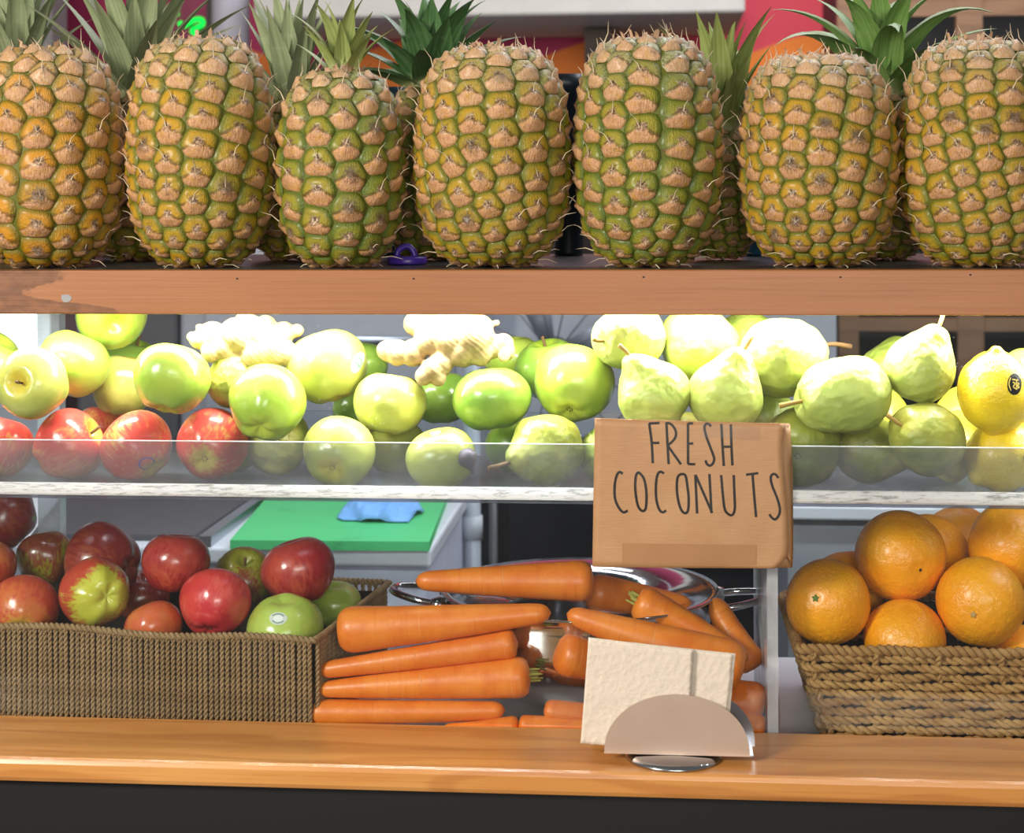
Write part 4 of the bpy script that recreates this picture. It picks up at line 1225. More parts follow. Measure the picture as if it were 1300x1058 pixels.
carrot((780, 926), (658, 921), 9, 13, 0.024, 0.022, 'carrot on the deck left of the napkin holder')
carrot((850, 868), (972, 892), 14, 24, 0.065, 0.040, 'shaded carrot low right of the napkins')
carrot((860, 905), (972, 925), 12, 17, 0.030, 0.024, 'lowest carrot right of the napkin holder')
carrot((905, 760), (958, 850), 12, 22, 0.135, 0.105, 'dark carrot standing at the divider behind the bowl handle')

# ------------------------------------------------------------------ paper bag sign
mp = M('brown_paper')
v_ = mp.obj()
fib = mp.noise(mp.obj((60, 60, 900)), 1.0, 3)
cr = mp.noise(mp.obj((1, 1, 0.6)), 26.0, 3)
co = mp.mix(mp.mr(mp.noise(v_, 12.0, 3), 0.3, 0.7), lin('#ad825a'), lin('#b88e66'))
co = mp.mix(mp.ma('MULTIPLY', fib, 0.3), co, lin('#996a42'))
m_paper = mp.surf(co, 0.5, Normal=mp.bump(mp.ma('ADD', cr, mp.ma('MULTIPLY', fib, 0.1)), 0.35, 0.006))
m_ink = plain('black_ink', '#15110f', 0.5)
bagp = at(880, 625, -0.012)
bag = tag(empty('paper_bag', bagp), 'flattened brown paper bag with handwritten fresh coconuts hung on the pane', 'paper bag')
YS = -0.0165


def sheet(outline_l, outline_r, Y, name, bulge=0.0, nx=26, ny=20, crease=0.0):
    """paper sheet between a left and a right edge given in photo pixels from top to bottom"""
    Ls, Rs = spline(outline_l, ny), spline(outline_r, ny)
    vs, fs = [], []
    for j in range(ny + 1):
        for i in range(nx + 1):
            u = i / nx
            p = Ls[j].lerp(Rs[j], u)
            c = at(p.x, p.y, Y)
            y = -bulge * math.sin(PI * u) * math.sin(PI * (0.1 + 0.8 * j / ny)) + 0.0008 * noise.noise(Vector((p.x / 30, p.y / 40, Y * 99)))
            y += crease * math.exp(-((p.x - 790 + (p.y - 533) * 0.22) / 5) ** 2) * max(0, 1 - j / ny * 2)
            vs.append(c + Vector((0, y, 0)) - bagp)
    for j in range(ny):
        for i in range(nx):
            a = j * (nx + 1) + i; fs.append((a, a + 1, a + nx + 2, a + nx + 1))
    o = pydata(name, vs, fs, m_paper, bag)
    s = o.modifiers.new('solid', 'SOLIDIFY'); s.thickness = 0.0005; s.offset = -1 if False else 0
    return o, vs


front, fvs = sheet([(755, 531), (754, 600), (753, 660), (752, 720)], [(998, 538), (994, 570), (998, 625), (1001, 670), (1000, 705), (984, 722)], YS, 'front_sheet', 0.003, crease=-0.0012)
sheet([(756, 532), (754, 600), (753, 660), (753, 720)], [(1003, 538), (1006, 590), (1007, 660), (1006, 721)], YS + 0.009, 'back_sheet')
# folded side gusset between front and back sheet
ga, gb2, gc = [(997, 539), (993, 570), (997, 625), (1000, 670), (999, 705)], [(1001, 545), (998, 575), (1002, 625), (1004, 670), (1003, 712)], [(1003, 539), (1006, 590), (1007, 660), (1007, 700), (1006, 720)]
vs = []
for k, (ln_, yy) in enumerate(((ga, YS), (gb2, YS + 0.003), (gc, YS + 0.009))):
    vs += [at(p.x, p.y, yy) - bagp for p in spline(ln_, 12)]
fs = [(k * 13 + i, k * 13 + i + 1, (k + 1) * 13 + i + 1, (k + 1) * 13 + i) for k in range(2) for i in range(12)]
gq = pydata('gusset', vs, fs, m_paper, bag); gq.modifiers.new('solid', 'SOLIDIFY').thickness = 0.0004
# glued bottom flap, a shade darker where the layers double
flat = [(790, 690), (962, 692), (960, 716), (792, 713)]
fbv = BVHTree.FromPolygons([v + bagp for v in fvs], [tuple(p.vertices) for p in front.data.polygons])


def on_bag(px, py, lift=0.0006):
    d = (at(px, py, 0) - CAM).normalized()
    h = fbv.ray_cast(CAM, d)[0]
    h = h if h else at(px, py, YS)
    return h - d * lift - bagp


U1 = lambda L: [(745 + x / 7.05, 520 + y / 7.05) for x, y in L]
U2 = lambda L: [(875 + x / 7.05, 520 + y / 7.05) for x, y in L]
LET = [
    [U1([(558, 125), (580, 300), (590, 482)]), U1([(556, 126), (650, 121)]), U1([(575, 301), (648, 299)])],
    [U1([(712, 122), (722, 320), (732, 490)]), U1([(703, 124), (745, 127), (785, 170), (798, 220), (780, 270), (722, 325)]), U1([(722, 322), (842, 492)])],
    [U1([(905, 125), (905, 300), (906, 490)]), U1([(905, 489), (970, 491)]), U1([(903, 127), (950, 124)]), U1([(903, 306), (952, 305)])],
    [U2([(195, 153), (172, 130), (148, 132), (136, 165), (152, 240), (185, 330), (215, 410), (223, 450), (207, 490), (180, 503), (158, 488), (145, 456)])],
    [U2([(287, 130), (297, 320), (309, 506)]), U2([(372, 133), (378, 340), (386, 502)]), U2([(290, 334), (380, 334)])],
    [U1([(320, 577), (295, 560), (268, 590), (249, 680), (251, 790), (280, 870), (325, 921), (365, 906)])],
    [U1([(462, 560), (440, 592), (432, 680), (440, 780), (460, 870), (495, 909), (525, 890), (534, 800), (528, 700), (510, 620), (480, 578), (458, 560)])],
    [U1([(690, 573), (655, 558), (630, 592), (618, 680), (621, 800), (645, 890), (675, 921), (710, 905)])],
    [U1([(838, 578), (812, 610), (805, 700), (815, 800), (840, 890), (875, 929), (905, 905), (911, 800), (901, 700), (882, 592), (836, 578)])],
    [U2([(70, 932), (62, 760), (54, 585)]), U2([(55, 585), (205, 927)]), U2([(198, 927), (190, 760), (180, 578)])],
    [U2([(285, 588), (302, 780), (320, 900), (362, 945), (392, 938), (408, 880), (403, 740), (398, 588)])],
    [U2([(508, 585), (617, 570)]), U2([(566, 578), (580, 760), (598, 964)])],
    [U2([(797, 614), (770, 580), (740, 585), (729, 620), (745, 690), (785, 790), (810, 880), (805, 940), (770, 985), (735, 965), (717, 938)])],
]
for L in LET:
    parts = []
    for st in L:
        n = max(4, 6 * (len(st) - 1))
        pts = spline(st, n) if len(st) > 2 else [Vector(st[0]).lerp(Vector(st[1]), i / 4) for i in range(5)]
        vs = []
        for i, p in enumerate(pts):
            t = pts[min(i + 1, len(pts) - 1)] - pts[max(0, i - 1)]; t = Vector((t.x, t.y)).normalized()
            nn = Vector((-t.y, t.x)) * 1.55
            vs += [on_bag(p.x + nn.x, p.y + nn.y), on_bag(p.x - nn.x, p.y - nn.y)]
        parts.append((vs, [(2 * i, 2 * i + 1, 2 * i + 3, 2 * i + 2) for i in range(len(pts) - 1)]))
    vs, fs = join(parts)
    pydata('letter', vs, fs, m_ink, bag, False)
m_flap = plain('doubled_paper', '#a97c53', 0.55)
N = 14
vs = [on_bag(790 + 170 * i / N, 690 + j * 8.5 + i * 0.15, 0.0007) for j in range(4) for i in range(N + 1)]
fs = [(j * (N + 1) + i, j * (N + 1) + i + 1, (j + 1) * (N + 1) + i + 1, (j + 1) * (N + 1) + i) for j in range(3) for i in range(N)]
pydata('glued_flap', vs, fs, m_flap, bag)['label'] = 'slightly darker glued flap'
# clear tape holding the bag
mt = M('clear_tape'); tr = mt.n('BsdfTransparent'); gl = mt.n('BsdfGlossy', {'Roughness': 0.12})
mt.nt.links.new(mt.n('MixShader', {0: 0.10, 1: tr.outputs[0], 2: gl.outputs[0]}).outputs[0], mt.out.inputs[0])
N = 12
vs = [on_bag(px, 537 + 18 * j / 2 + i * 0.4, 0.0012) for j in range(3) for i, px in enumerate([890 + 75 * k / N for k in range(N + 1)])]
fs = [(j * (N + 1) + i, j * (N + 1) + i + 1, (j + 1) * (N + 1) + i + 1, (j + 1) * (N + 1) + i) for j in range(2) for i in range(N)]
pydata('tape', vs, fs, mt.m, bag)['label'] = 'clear tape'

# ------------------------------------------------------------------ napkin holder with napkins
m_hold = plain('reflection_tinted_steel', '#d6bba8', 0.36, Metallic=0.55)  # pinkish base colour stands in for reflections of ledge and napkins
hb = at(855, 966, -0.075)
nh = tag(empty('napkin_holder', (hb.x, -0.076, 0.0)), 'steel napkin holder with half round front plate on the ledge', 'napkin holder')
vs, fs = revolve([(0, 0.0002), (0.043, 0.0002), (0.043, 0.002), (0.038, 0.005), (0.012, 0.0065), (0, 0.0065)], 40)
pydata('base', vs, fs, metal('base_steel', '#b9bcc2', 0.2), nh)
def plate(name, cx, y, hw, hgt, z0, tilt, mat):
    bm = bmesh.new(); V = []
    n = 36
    pts = [(hw * math.cos(PI * i / n), hgt * math.sin(PI * i / n) ** 0.9) for i in range(n + 1)]
    for th in (0.0, 0.0009):
        V.append([bm.verts.new((cx + x - 0.02 * hw * (1 - z / hgt), y + th + z * tilt, z0 + z + x * 0.0)) for x, z in pts])
    bm.faces.new(V[0]); bm.faces.new(V[1][::-1])
    for i in range(n + 1): bm.faces.new((V[0][i], V[1][i], V[1][(i + 1) % (n + 1)], V[0][(i + 1) % (n + 1)]))
    return mesh_obj(name, bm, mat, nh, False)
pf = plate('front_plate', 0.004, -0.016, 0.064, 0.053, 0.0066, 0.03, m_hold)
plate('back_plate', 0.010, 0.012, 0.064, 0.053, 0.0066, -0.02, m_steel)
bx('tray_plate', (-0.055, -0.0155, 0.0066), (0.07, 0.012, 0.0076), m_steel, nh)
mnk = M('kraft_napkin')
v_ = mnk.obj()
vo = mnk.n('TexVoronoi', {'Vector': mnk.n('VectorMath', {0: v_, 1: mnk.n('VectorMath', {0: mnk.n('TexNoise', {'Vector': v_, 'Scale': 60.0}).outputs[1], 1: (0.012, 0.012, 0.012)}, operation='MULTIPLY').outputs[0]}, operation='ADD').outputs[0], 'Scale': 170.0}).outputs[0]
nn_ = mnk.noise(v_, 130.0, 5, 0.7)
co = mnk.mix(mnk.noise(v_, 300.0, 3), lin('#d3c6b5'), lin('#dccfc0'))
m_nap = mnk.surf(co, 0.9, Normal=mnk.bump(mnk.ma('ADD', mnk.ma('MULTIPLY', vo, 0.6), nn_), 0.55, 0.002))


def napkin(corners, Y, tilt, label, group=None, seed=0):
    """corners TL TR BR BL in photo pixels; tilt leans the sheet back"""
    c0 = at(corners[3][0], corners[3][1], Y)
    nx, ny = 40, 30
    TL, TR, BR, BL = [Vector(c) for c in corners]
    vs, fs = [], []
    for j in range(ny + 1):
        for i in range(nx + 1):
            u, v = i / nx, j / ny
            p = TL.lerp(TR, u).lerp(BL.lerp(BR, u), v)
            c = at(p.x, p.y, Y)
            w_ = noise.noise(Vector((u * 5 + seed, v * 5, seed))) * 0.0006 + noise.noise(Vector((u * 22 + v * 8, v * 20, seed))) * 0.00045
            vs.append(c + Vector((0, (1 - v) * tilt + w_, 0)) - c0)
    for j in range(ny):
        for i in range(nx):
            a = j * (nx + 1) + i; fs.append((a, a + 1, a + nx + 2, a + nx + 1))
    o = pydata('napkin', vs, fs, m_nap); o.location = c0
    s = o.modifiers.new('solid', 'SOLIDIFY'); s.thickness = 0.0011; s.offset = 0
    tag(o, label, 'napkin', group); return o


napkin([(747, 815), (879, 829), (872, 954), (737, 944)], -0.0885, 0.002, 'front brown paper napkin folded at the left of the holder', seed=1)
for k_ in range(3):
    napkin([(748 - k_ * 0.5, 812 - k_ * 0.8), (880 + k_ * 0.8, 827 - k_ * 0.6), (873, 954), (738 - k_ * 0.4, 944)], -0.0871 + k_ * 0.0014, 0.002, 'brown paper napkin inside the stack behind the front one', 'napkins in the holder', 2 + k_)
napkin([(800, 818), (930, 832), (918, 955), (792, 948)], -0.0829, 0.002, 'brown paper napkin sticking out right behind the front stack', seed=9)
napkin([(805, 817), (934, 831), (922, 955), (797, 948)], -0.0812, 0.002, 'rearmost brown paper napkin at the right of the holder', seed=12)
# ------------------------------------------------------------------ pineapples
def eye_mat(name, ripe, unripe, groove):
    """one fruitlet: polar coordinates on the uv map, a tan bract below, a glossy crescent above, a dried flower in the middle"""
    m = M(name)
    tc = m.n('TexCoord')
    uv = m.sep(tc.outputs['UV'])
    oi = m.n('ObjectInfo')
    rd = oi.outputs['Random']
    ofs = m.n('CombineXYZ', {0: m.ma('MULTIPLY', rd, 37.0), 1: m.ma('MULTIPLY', rd, 91.0), 2: 0.0}).outputs[0]
    pv = m.n('VectorMath', {0: tc.outputs['UV'], 1: ofs}, operation='ADD').outputs[0]
    n1 = m.noise(pv, 2.2, 4); n2 = m.noise(pv, 7.0, 4, 0.7)
    j = m.ma('ADD', m.ma('MULTIPLY', m.ma('SUBTRACT', n2, 0.5), 0.34), m.ma('MULTIPLY', m.ma('SUBTRACT', n1, 0.5), 0.35))
    u, v = m.ma('ADD', uv[0], j), m.ma('ADD', uv[1], m.ma('MULTIPLY', j, 0.8))
    r = m.ma('SQRT', m.ma('ADD', m.ma('MULTIPLY', uv[0], uv[0]), m.ma('MULTIPLY', uv[1], uv[1])))
    col = oi.outputs['Color']
    rip = m.sep(col)[0]
    base = m.mix(m.ma('ADD', rip, m.ma('MULTIPLY', m.ma('SUBTRACT', n1, 0.5), 0.9), True), lin(unripe), lin(ripe))
    base = m.mix(m.mr(r, 0.62, 0.98), base, lin(groove))
    au = m.ma('POWER', m.ma('ABSOLUTE', u), 0.5)
    edge = m.ma('SUBTRACT', m.ma('SUBTRACT', 0.46, m.ma('MULTIPLY', au, 0.80)), v)
    streak = m.noise(m.n('VectorMath', {0: pv, 1: (9, 1.5, 1)}, operation='MULTIPLY').outputs[0], 1.5, 4)
    tan = m.mix(m.mr(streak, 0.4, 0.65), lin('#d6a57a'), lin('#b8845c'))
    tan = m.mix(m.mr(n1, 0.45, 0.75), tan, lin('#c4923c'))
    low = m.mr(m.ma('ADD', r, m.ma('MULTIPLY', uv[1], 0.12)), 0.98, 0.8)
    c = m.mix(m.ma('MULTIPLY', m.mr(edge, -0.02, 0.12), low), base, tan)
    rc_ = m.ma('SQRT', m.ma('ADD', m.ma('MULTIPLY', u, u), m.ma('MULTIPLY', m.ma('SUBTRACT', v, 0.12), m.ma('SUBTRACT', v, 0.12))))
    dark = m.mix(m.mr(n2, 0.4, 0.6), lin('#4a3220'), lin('#c9a98a'))
    c = m.mix(m.ma('MULTIPLY', m.mr(rc_, 0.42, 0.16), m.mr(m.noise(pv, 3.0, 3), 0.3, 0.5)), c, dark)
    c = m.mix(m.ma('MULTIPLY', m.sep(col)[1], m.ma('MULTIPLY', m.mr(n2, 0.35, 0.6), m.mr(rc_, 0.85, 0.25))), c, lin('#4d4438'))
    c = m.mix(m.ma('MULTIPLY', m.sep(col)[2], m.mr(n2, 0.38, 0.6)), c, lin('#c9bb9c'))
    ln_ = m.ma('ABSOLUTE', m.ma('SUBTRACT', edge, 0.0))
    c = m.mix(m.ma('MULTIPLY', m.mr(m.ma('SUBTRACT', ln_, m.ma('MULTIPLY', n2, 0.10)), 0.10, 0.0), m.mr(n1, 0.35, 0.6, 0.15, 0.75)), c, lin('#5a3d16'))
    blot = m.noise(pv, 1.4, 5, 0.75)
    c = m.mix(m.ma('MULTIPLY', m.mr(blot, 0.56, 0.68), 0.6), c, lin('#54401f'))
    h = m.ma('ADD', m.ma('MULTIPLY', n2, 0.7), m.ma('MULTIPLY', streak, 0.5))
    return m.surf(c, 0.42, Coat_Weight=0.2, Coat_Roughness=0.25, Normal=m.bump(h, 0.6, 0.004))


EM = {'gold': eye_mat('fruitlet_gold', '#c98a10', '#98861a', '#75680f'),
      'mid': eye_mat('fruitlet_mid', '#bd9014', '#86881a', '#646a10'),
      'green': eye_mat('fruitlet_green', '#a48f1c', '#74811e', '#506210')}
m_core = plain('pineapple_flesh_groove', '#5f6412', 0.6)
m_bract = plain('dry_bract', '#d6c4a6', 0.8)
m_scrap = plain('dry_scrap', '#c9a486', 0.85)

PROF = [(0, 0), (0.40, 0.0), (0.58, 0.02), (0.74, 0.075), (0.87, 0.16), (0.95, 0.27), (1.0, 0.44), (0.985, 0.6), (0.94, 0.74), (0.86, 0.85), (0.74, 0.93), (0.58, 0.98), (0.40, 1.0), (0, 1.0)]
_SP = [(p.x, p.y) for p in spline(PROF[1:-1], 400)]


def leaf_mesh(L, wd, curl, fold=0.35, taper=1.0):
    n, vs, fs = 12, [], []
    x = z = 0.0; ang = 0.0
    for i in range(n + 1):
        t = i / n
        ang = curl * t ** 1.5
        if i: x += math.sin(ang) * L / n; z += math.cos(ang) * L / n
        hw = wd / 2 * (1.0 - t ** 1.6 * taper) * (0.85 + 0.6 * math.sin(PI * min(1, t * 1.1)) * 0.35) + 0.0003
        nx, nz = math.cos(ang), -math.sin(ang)
        for s in (-1, -0.5, 0, 0.5, 1):
            d = -fold * hw * (1 - abs(s)) + 0.0
            vs.append(Vector((x + nx * d, s * hw, z + nz * d)))
    for i in range(n):
        for k in range(4):
            a = i * 5 + k; fs.append((a, a + 1, a + 6, a + 5))
    me = bpy.data.meshes.new('leaf'); me.from_pydata(vs, [], fs); me.update(); return me


def leaf_mat(name, a, b, edge):
    m = M(name)
    v = m.obj(); x = m.sep(v)
    st = m.noise(m.obj((30, 420, 6), rand=3.0), 1.0, 3)
    co = m.mix(m.mr(st, 0.35, 0.65), lin(a), lin(b))
    co = m.mix(m.mr(x[2], 0.02, 0.0), co, lin('#b9bd8c'))
    co = m.mix(m.ma('MULTIPLY', m.mr(m.noise(v, 60.0, 3), 0.5, 0.75), 0.35), co, lin(edge))
    p = m.surf(co, 0.5, Normal=m.bump(st, 0.2, 0.001))
    return p


LM = {'sage': leaf_mat('leaf_sage', '#7f8c68', '#98a47e', '#b4ba9c'), 'olive': leaf_mat('leaf_olive', '#7c8a48', '#96a262', '#b0b488'),
      'deep': leaf_mat('leaf_deep', '#3d6338', '#5a7d4e', '#8a9a80'), 'green': leaf_mat('leaf_green', '#5d8440', '#7d9c58', '#a0ac80')}


def crown(parent, loc, L, wd, n, curl, tilt0, tilt1, mat, lean=(0, 0), seed=0):
    r = random.Random(seed)
    vs, fs = revolve([(0, -0.01), (wd * 0.55, -0.008), (wd * 0.5, 0.02), (wd * 0.25, L * 0.3), (0, L * 0.34)], 12)
    cr = pydata('crown', vs, fs, LM[mat], parent)
    cr.location = loc; cr.rotation_euler = (lean[0], lean[1], 0)
    vars_ = [leaf_mesh(L * (0.9 + 0.1 * k), wd, curl * (0.7 + 0.3 * k)) for k in range(3)]
    for k in range(n):
        t = k / (n - 1)
        o = link('leaf', vars_[k % 3], LM[mat], cr)
        a = k * 2.39996 + seed
        til = tilt0 + (tilt1 - tilt0) * t + r.uniform(-0.08, 0.08)
        h = L * 0.30 * t ** 1.2
        rad = wd * 0.38 * (1 - 0.75 * t)
        o.matrix_local = Matrix.Translation((rad * math.cos(a), rad * math.sin(a), h)) @ Matrix.Rotation(a, 4, 'Z') @ Matrix.Rotation(til, 4, 'Y')
        sc = (0.62 + 0.38 * math.sin(PI * min(1, 0.25 + t * 0.6))) * r.uniform(0.9, 1.06)
        o.scale = (sc, sc * (0.8 + 0.25 * t), sc)
        if not o.data.materials: o.data.materials.append(LM[mat])
    return cr


def pineapple(px, hw, py_top, Y, mat, label, ripe, green_side=0.0, cell=40.0, cr=None, scraps=True, seed=0, py_base=None, grey=0.12, nspike=0.7, group=None, segs=18):
    r = random.Random(seed)
    c = at(px, 330, Y); d = depth(c)
    R = hw * d / F_PX
    zt = at(px, py_top, Y).z
    H = zt - Z_SHELF - 0.011
    root = tag(empty('pineapple', (c.x, Y, Z_SHELF + 0.004)), label, 'pineapple', group)
    ov, asym = 0.985, r.uniform(-0.04, 0.04)
    prof = [(rr * R * 0.985, zz * H) for rr, zz in PROF]
    vs, fs = revolve(prof, 28)
    pydata('core', vs, fs, m_core, root)
    # equal-area golden-angle lattice of eyes over the barrel
    S = [(a * R, b * H) for a, b in _SP]
    acc = [0.0]
    for (r0, z0), (r1, z1) in zip(S, S[1:]):
        acc.append(acc[-1] + PI * (r0 + r1) * math.hypot(r1 - r0, z1 - z0))
    P_, N_ = [], []
    NC = max(12, 2 * round(2 * PI * R / (2 * cell * d / F_PX)))
    vsp = 2 * PI * R / NC * 0.88
    gs = [0.0]
    for (r0, z0), (r1, z1) in zip(S, S[1:]):
        gs.append(gs[-1] + math.hypot(r1 - r0, z1 - z0) / (vsp * (0.42 + 0.58 * (r0 + r1) / 2 / R)))
    KR = int(gs[-1] + 0.5); st_g = gs[-1] / KR
    tw = r.uniform(-0.45, 0.45); a00 = r.uniform(0, 6.28)
    for col_ in range(NC):
        for kk in range(KR):
            g = (kk + 0.26 + 0.5 * (col_ % 2)) * st_g + r.uniform(-0.07, 0.07)
            g = max(0.05, min(gs[-1] - 0.05, g))
            k = 0
            while gs[k + 1] < g: k += 1
            rr, zz = S[k]
            k2 = max(3, min(len(S) - 4, k))
            dr, dz = S[k2 + 3][0] - S[k2 - 3][0], S[k2 + 3][1] - S[k2 - 3][1]
            l = math.hypot(dr, dz); dr /= l; dz /= l
            t_ = zz / H
            a = a00 + 2 * PI * (col_ + r.uniform(-0.06, 0.06)) / NC + tw * t_ + 0.10 * math.sin(4 * t_ + col_ * 0.7 + seed)
            ca, sa = math.cos(a), math.sin(a)
            P_.append(Vector((rr * ca, rr * sa, zz)))
            N_.append((Vector((dz * ca, dz * sa, -dr)), Vector((-sa, ca, 0)), Vector((dr * ca, dr * sa, dz))))
    n = len(P_)
    sp = vsp * 1.02
    spikes = []
    for i in range(n):
        p, (nr, eu, ev) = P_[i], N_[i]
        if p.y > R * 0.55 and seed >= 0 and p.z < H * 0.8: continue      # the far side faces the back row
        nb = []
        for j_ in range(n):
            if j_ != i:
                q = P_[j_] - p
                if q.length < 2.3 * sp: nb.append((q.dot(eu), q.dot(ev)))
        vs, fs, uvs = [Vector((0, 0, 0))], [], [(0, 0)]
        ts = (0.22, 0.42, 0.62, 0.8, 0.92, 1.0)
        Rb = []
        for m_ in range(segs):
            th = 2 * PI * m_ / segs; cx_, cy_ = math.cos(th), math.sin(th)
            acc_ = (1 / (1.0 * sp)) ** 14
            for qx, qy in nb:
                pr = qx * cx_ + qy * cy_
                if pr > 1e-6:
                    acc_ += (pr / ((qx * qx + qy * qy) * 0.5)) ** 14
            Rb.append(acc_ ** (-1 / 14))
        a_ = sp * 0.5
        lift = r.uniform(0.9, 1.15)
        def hgt(u, v, t):
            h = 0.24 * a_ * (1 - t ** 3.0) * lift
            h -= 0.10 * a_ * math.exp(-((u / 0.4) ** 2 + ((v - 0.18) / 0.3) ** 2))
            h += 0.22 * a_ * math.exp(-((u / 0.30) ** 2 + ((v + 0.12) / 0.28) ** 2)) * (v < 0.15)
            return h - 0.07 * a_ * (t > 0.97)
        vs[0] = nr * hgt(0, 0, 0)
        for t in ts:
            for m_ in range(segs):
                th = 2 * PI * m_ / segs
                rad = Rb[m_] * t; x, y = rad * math.cos(th), rad * math.sin(th)
                w_ = -(x * x / (2 * max(R * 0.55, math.hypot(p.x, p.y))) + y * y / (3.4 * R))
                un, vn = t * math.cos(th), t * math.sin(th)
                vs.append(eu * x + ev * y + nr * (w_ + hgt(un, vn, t))); uvs.append((un, vn))
        for m_ in range(segs): fs.append((0, 1 + m_, 1 + (m_ + 1) % segs))
        for q in range(len(ts) - 1):
            for m_ in range(segs):
                b0, b1 = 1 + q * segs, 1 + (q + 1) * segs
                fs.append((b0 + m_, b1 + m_, b1 + (m_ + 1) % segs, b0 + (m_ + 1) % segs))
        o = pydata('eye', vs, fs, EM[mat], root, True, None, uvs)
        o.location = p
        side = p.x / R
        rp = ripe - green_side * max(0, side) - 0.25 * max(0, p.z / H - 0.75) * 4 + r.uniform(-0.22, 0.22)
        o.color = (max(0, min(1, rp)), 0.85 if r.random() < grey else (0.6 if p.z < 0.09 * H and p.x > 0 else 0.0) , max(0.0, min(0.9, (p.z / H - 0.72) * 3.2)) * r.uniform(0.4, 1.0), 1)  # eyes low on the right are greyed: shade put into their colour
        if r.random() < nspike:
            L = sp * r.uniform(0.35, 0.85); b = p + nr * 0.18 * a_ + ev * 0.02 * a_
            out = r.uniform(0.25, 0.9); sw = r.uniform(-0.5, 0.5)
            d1 = (ev * 1.0 + nr * out + eu * sw).normalized(); d2 = (ev * 0.7 + nr * (out + 0.5) + eu * sw * 2).normalized()
            spikes.append(tube([b, b + d1 * L * 0.5, b + d1 * L * 0.5 + d2 * L * 0.5], [0.0008, 0.0005, 0.00015], 4, False))
    if spikes:
        vs, fs = join(spikes); s = pydata('dry_bract_tips', vs, fs, m_bract, root); s['kind'] = 'stuff'
    if scraps:
        parts = []
        for k in range(34):
            a = r.uniform(0, 2 * PI); q = R * r.uniform(0.12, 0.5)
            b = Vector((q * math.cos(a), q * math.sin(a), H * 0.985 + 0.004))
            o_ = Vector((math.cos(a), math.sin(a), 0)); L = r.uniform(0.006, 0.017)
            up = Vector((0, 0, 1))
            p1 = b + (up * 0.9 + o_ * r.uniform(-0.1, 0.7)) * L * 0.6; p2 = p1 + (up * r.uniform(-0.2, 0.6) + o_ * r.uniform(0.1, 0.9)) * L * 0.5
            s_ = Vector((-math.sin(a), math.cos(a), 0)) * r.uniform(0.0012, 0.0032)
            parts.append(([b - s_, b + s_, p1 - s_ * 0.8, p1 + s_ * 0.8, p2], [(0, 1, 3, 2), (2, 3, 4)]))
        vs, fs = join(parts); s = pydata('dry_top_scraps', vs, fs, m_scrap, root); s['kind'] = 'stuff'
    if cr: crown(root, (cr.pop('dx', 0.0), cr.pop('dy', 0.0), H * 0.985), seed=seed, **cr)
    return root


YF = 0.088
pineapple(60, 95, 57, YF, 'gold', 'golden orange pineapple cut by the left picture edge', 0.95, 0.5, seed=1, grey=0.06)
pineapple(256, 91, 46, YF, 'mid', 'yellow pineapple second from the left in the front row', 0.8, 0.5, seed=2, grey=0.1)
pineapple(433, 79, 86, YF - 0.008, 'green', 'smallest front pineapple, third from the left, green and short', 0.55, 0.5, seed=3, grey=0.2,
          cr=dict(L=0.072, wd=0.022, n=18, curl=0.5, tilt0=0.75, tilt1=0.05, mat='olive', dy=0.02))
pineapple(626, 98, 56, YF + 0.004, 'mid', 'wide yellow green pineapple left of the middle, above the ginger', 0.72, 0.4, seed=4, grey=0.1)
pineapple(823, 92, 44, YF, 'green', 'tall green pineapple just right of the middle, above the bag', 0.5, 0.2, seed=5, grey=0.12)
pineapple(1039, 98, 66, YF + 0.003, 'mid', 'broad yellow pineapple with dark eyes, second from the right', 0.95, 0.1, seed=6, grey=0.25)
pineapple(1243, 98, 48, YF, 'mid', 'large pineapple at the right picture edge of the front row', 0.75, 0.3, seed=7, grey=0.1)
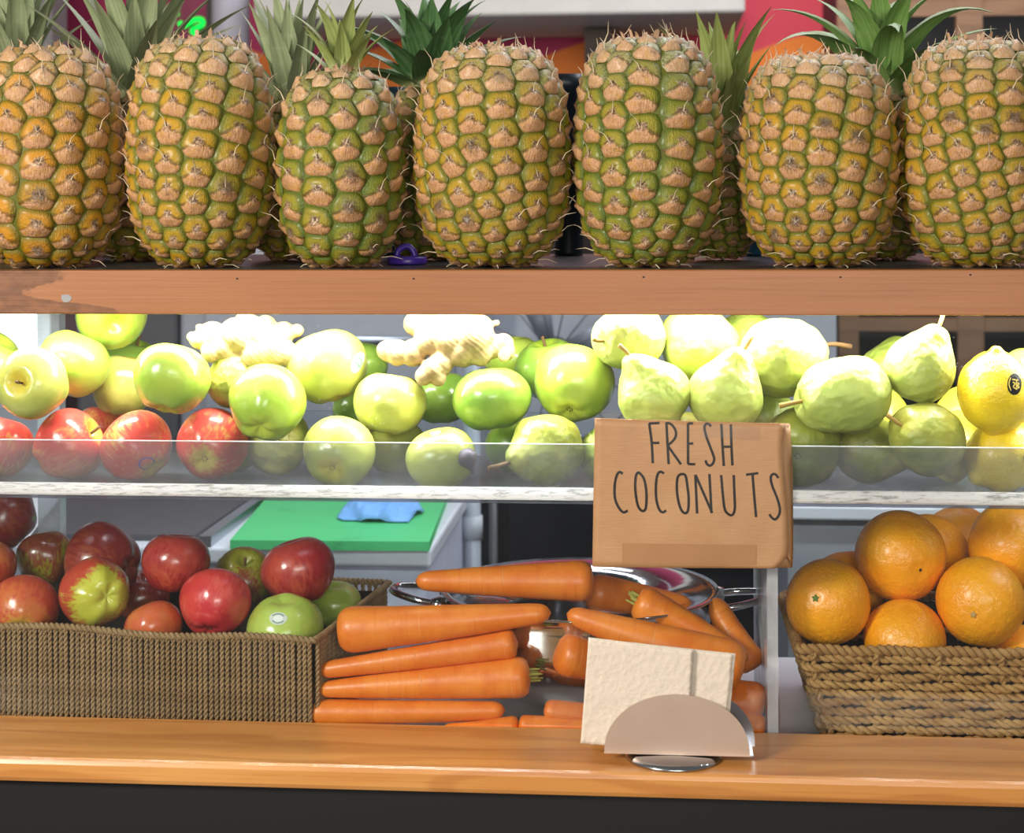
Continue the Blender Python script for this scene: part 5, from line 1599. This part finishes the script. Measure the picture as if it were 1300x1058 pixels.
# back row, shaded, with crowns
YR = 0.252
bkw = dict(cell=40.0, segs=12, nspike=0.5, scraps=False)
pineapple(10, 62, 92, YR, 'gold', 'back row pineapple with grey green crown behind the leftmost one', 0.7, seed=11, cr=dict(L=0.125, wd=0.032, n=26, curl=0.4, tilt0=0.6, tilt1=0.03, mat='sage', dx=0.012), **bkw)
pineapple(172, 62, 118, YR, 'mid', 'back row pineapple with the tall spreading crown, second from the left', 0.5, seed=12, cr=dict(L=0.15, wd=0.036, n=34, curl=0.35, tilt0=1.0, tilt1=0.05, mat='sage', lean=(0, 0.05)), **bkw)
pineapple(372, 58, 122, YR, 'mid', 'back row pineapple whose crown stands left of the smallest front one', 0.5, seed=13, cr=dict(L=0.115, wd=0.030, n=22, curl=0.25, tilt0=0.65, tilt1=0.03, mat='sage', lean=(0, -0.08)), **bkw)
pineapple(548, 60, 104, YR, 'green', 'back row pineapple with the dark broad leaved crown', 0.4, seed=14, cr=dict(L=0.105, wd=0.046, n=30, curl=0.6, tilt0=1.15, tilt1=0.05, mat='deep'), **bkw)
pineapple(917, 46, 158, YR, 'green', 'small back row pineapple showing between two front ones, crown upright', 0.4, seed=15, cr=dict(L=0.115, wd=0.034, n=28, curl=0.4, tilt0=0.7, tilt1=0.04, mat='olive'), **bkw)
pineapple(1122, 60, 116, YR, 'mid', 'back row pineapple with long leaves arching to the right', 0.4, seed=16, cr=dict(L=0.14, wd=0.044, n=26, curl=1.1, tilt0=1.0, tilt1=0.04, mat='green'), **bkw)

# purple lid on the shelf
ql = at(517, 333, 0.14)
pl = tag(empty('purple_lid', (ql.x, 0.14, Z_SHELF + 0.0005)), 'purple plastic lid lying on the shelf between third and fourth pineapple', 'lid')
m_pur = plain('purple_plastic', '#4a2f9c', 0.35)
vs, fs = revolve([(0, 0), (0.020, 0), (0.0205, 0.001), (0.0205, 0.006), (0.019, 0.0072), (0, 0.0072)], 28); pydata('disc', vs, fs, m_pur, pl)
vs, fs = tube(spline([(-0.011, 0, 0.0072), (-0.009, 0, 0.014), (0.0, 0, 0.018), (0.006, 0, 0.0135), (0.008, 0, 0.0072)], 16), 0.0032, 8); pydata('tab', vs, fs, m_pur, pl)
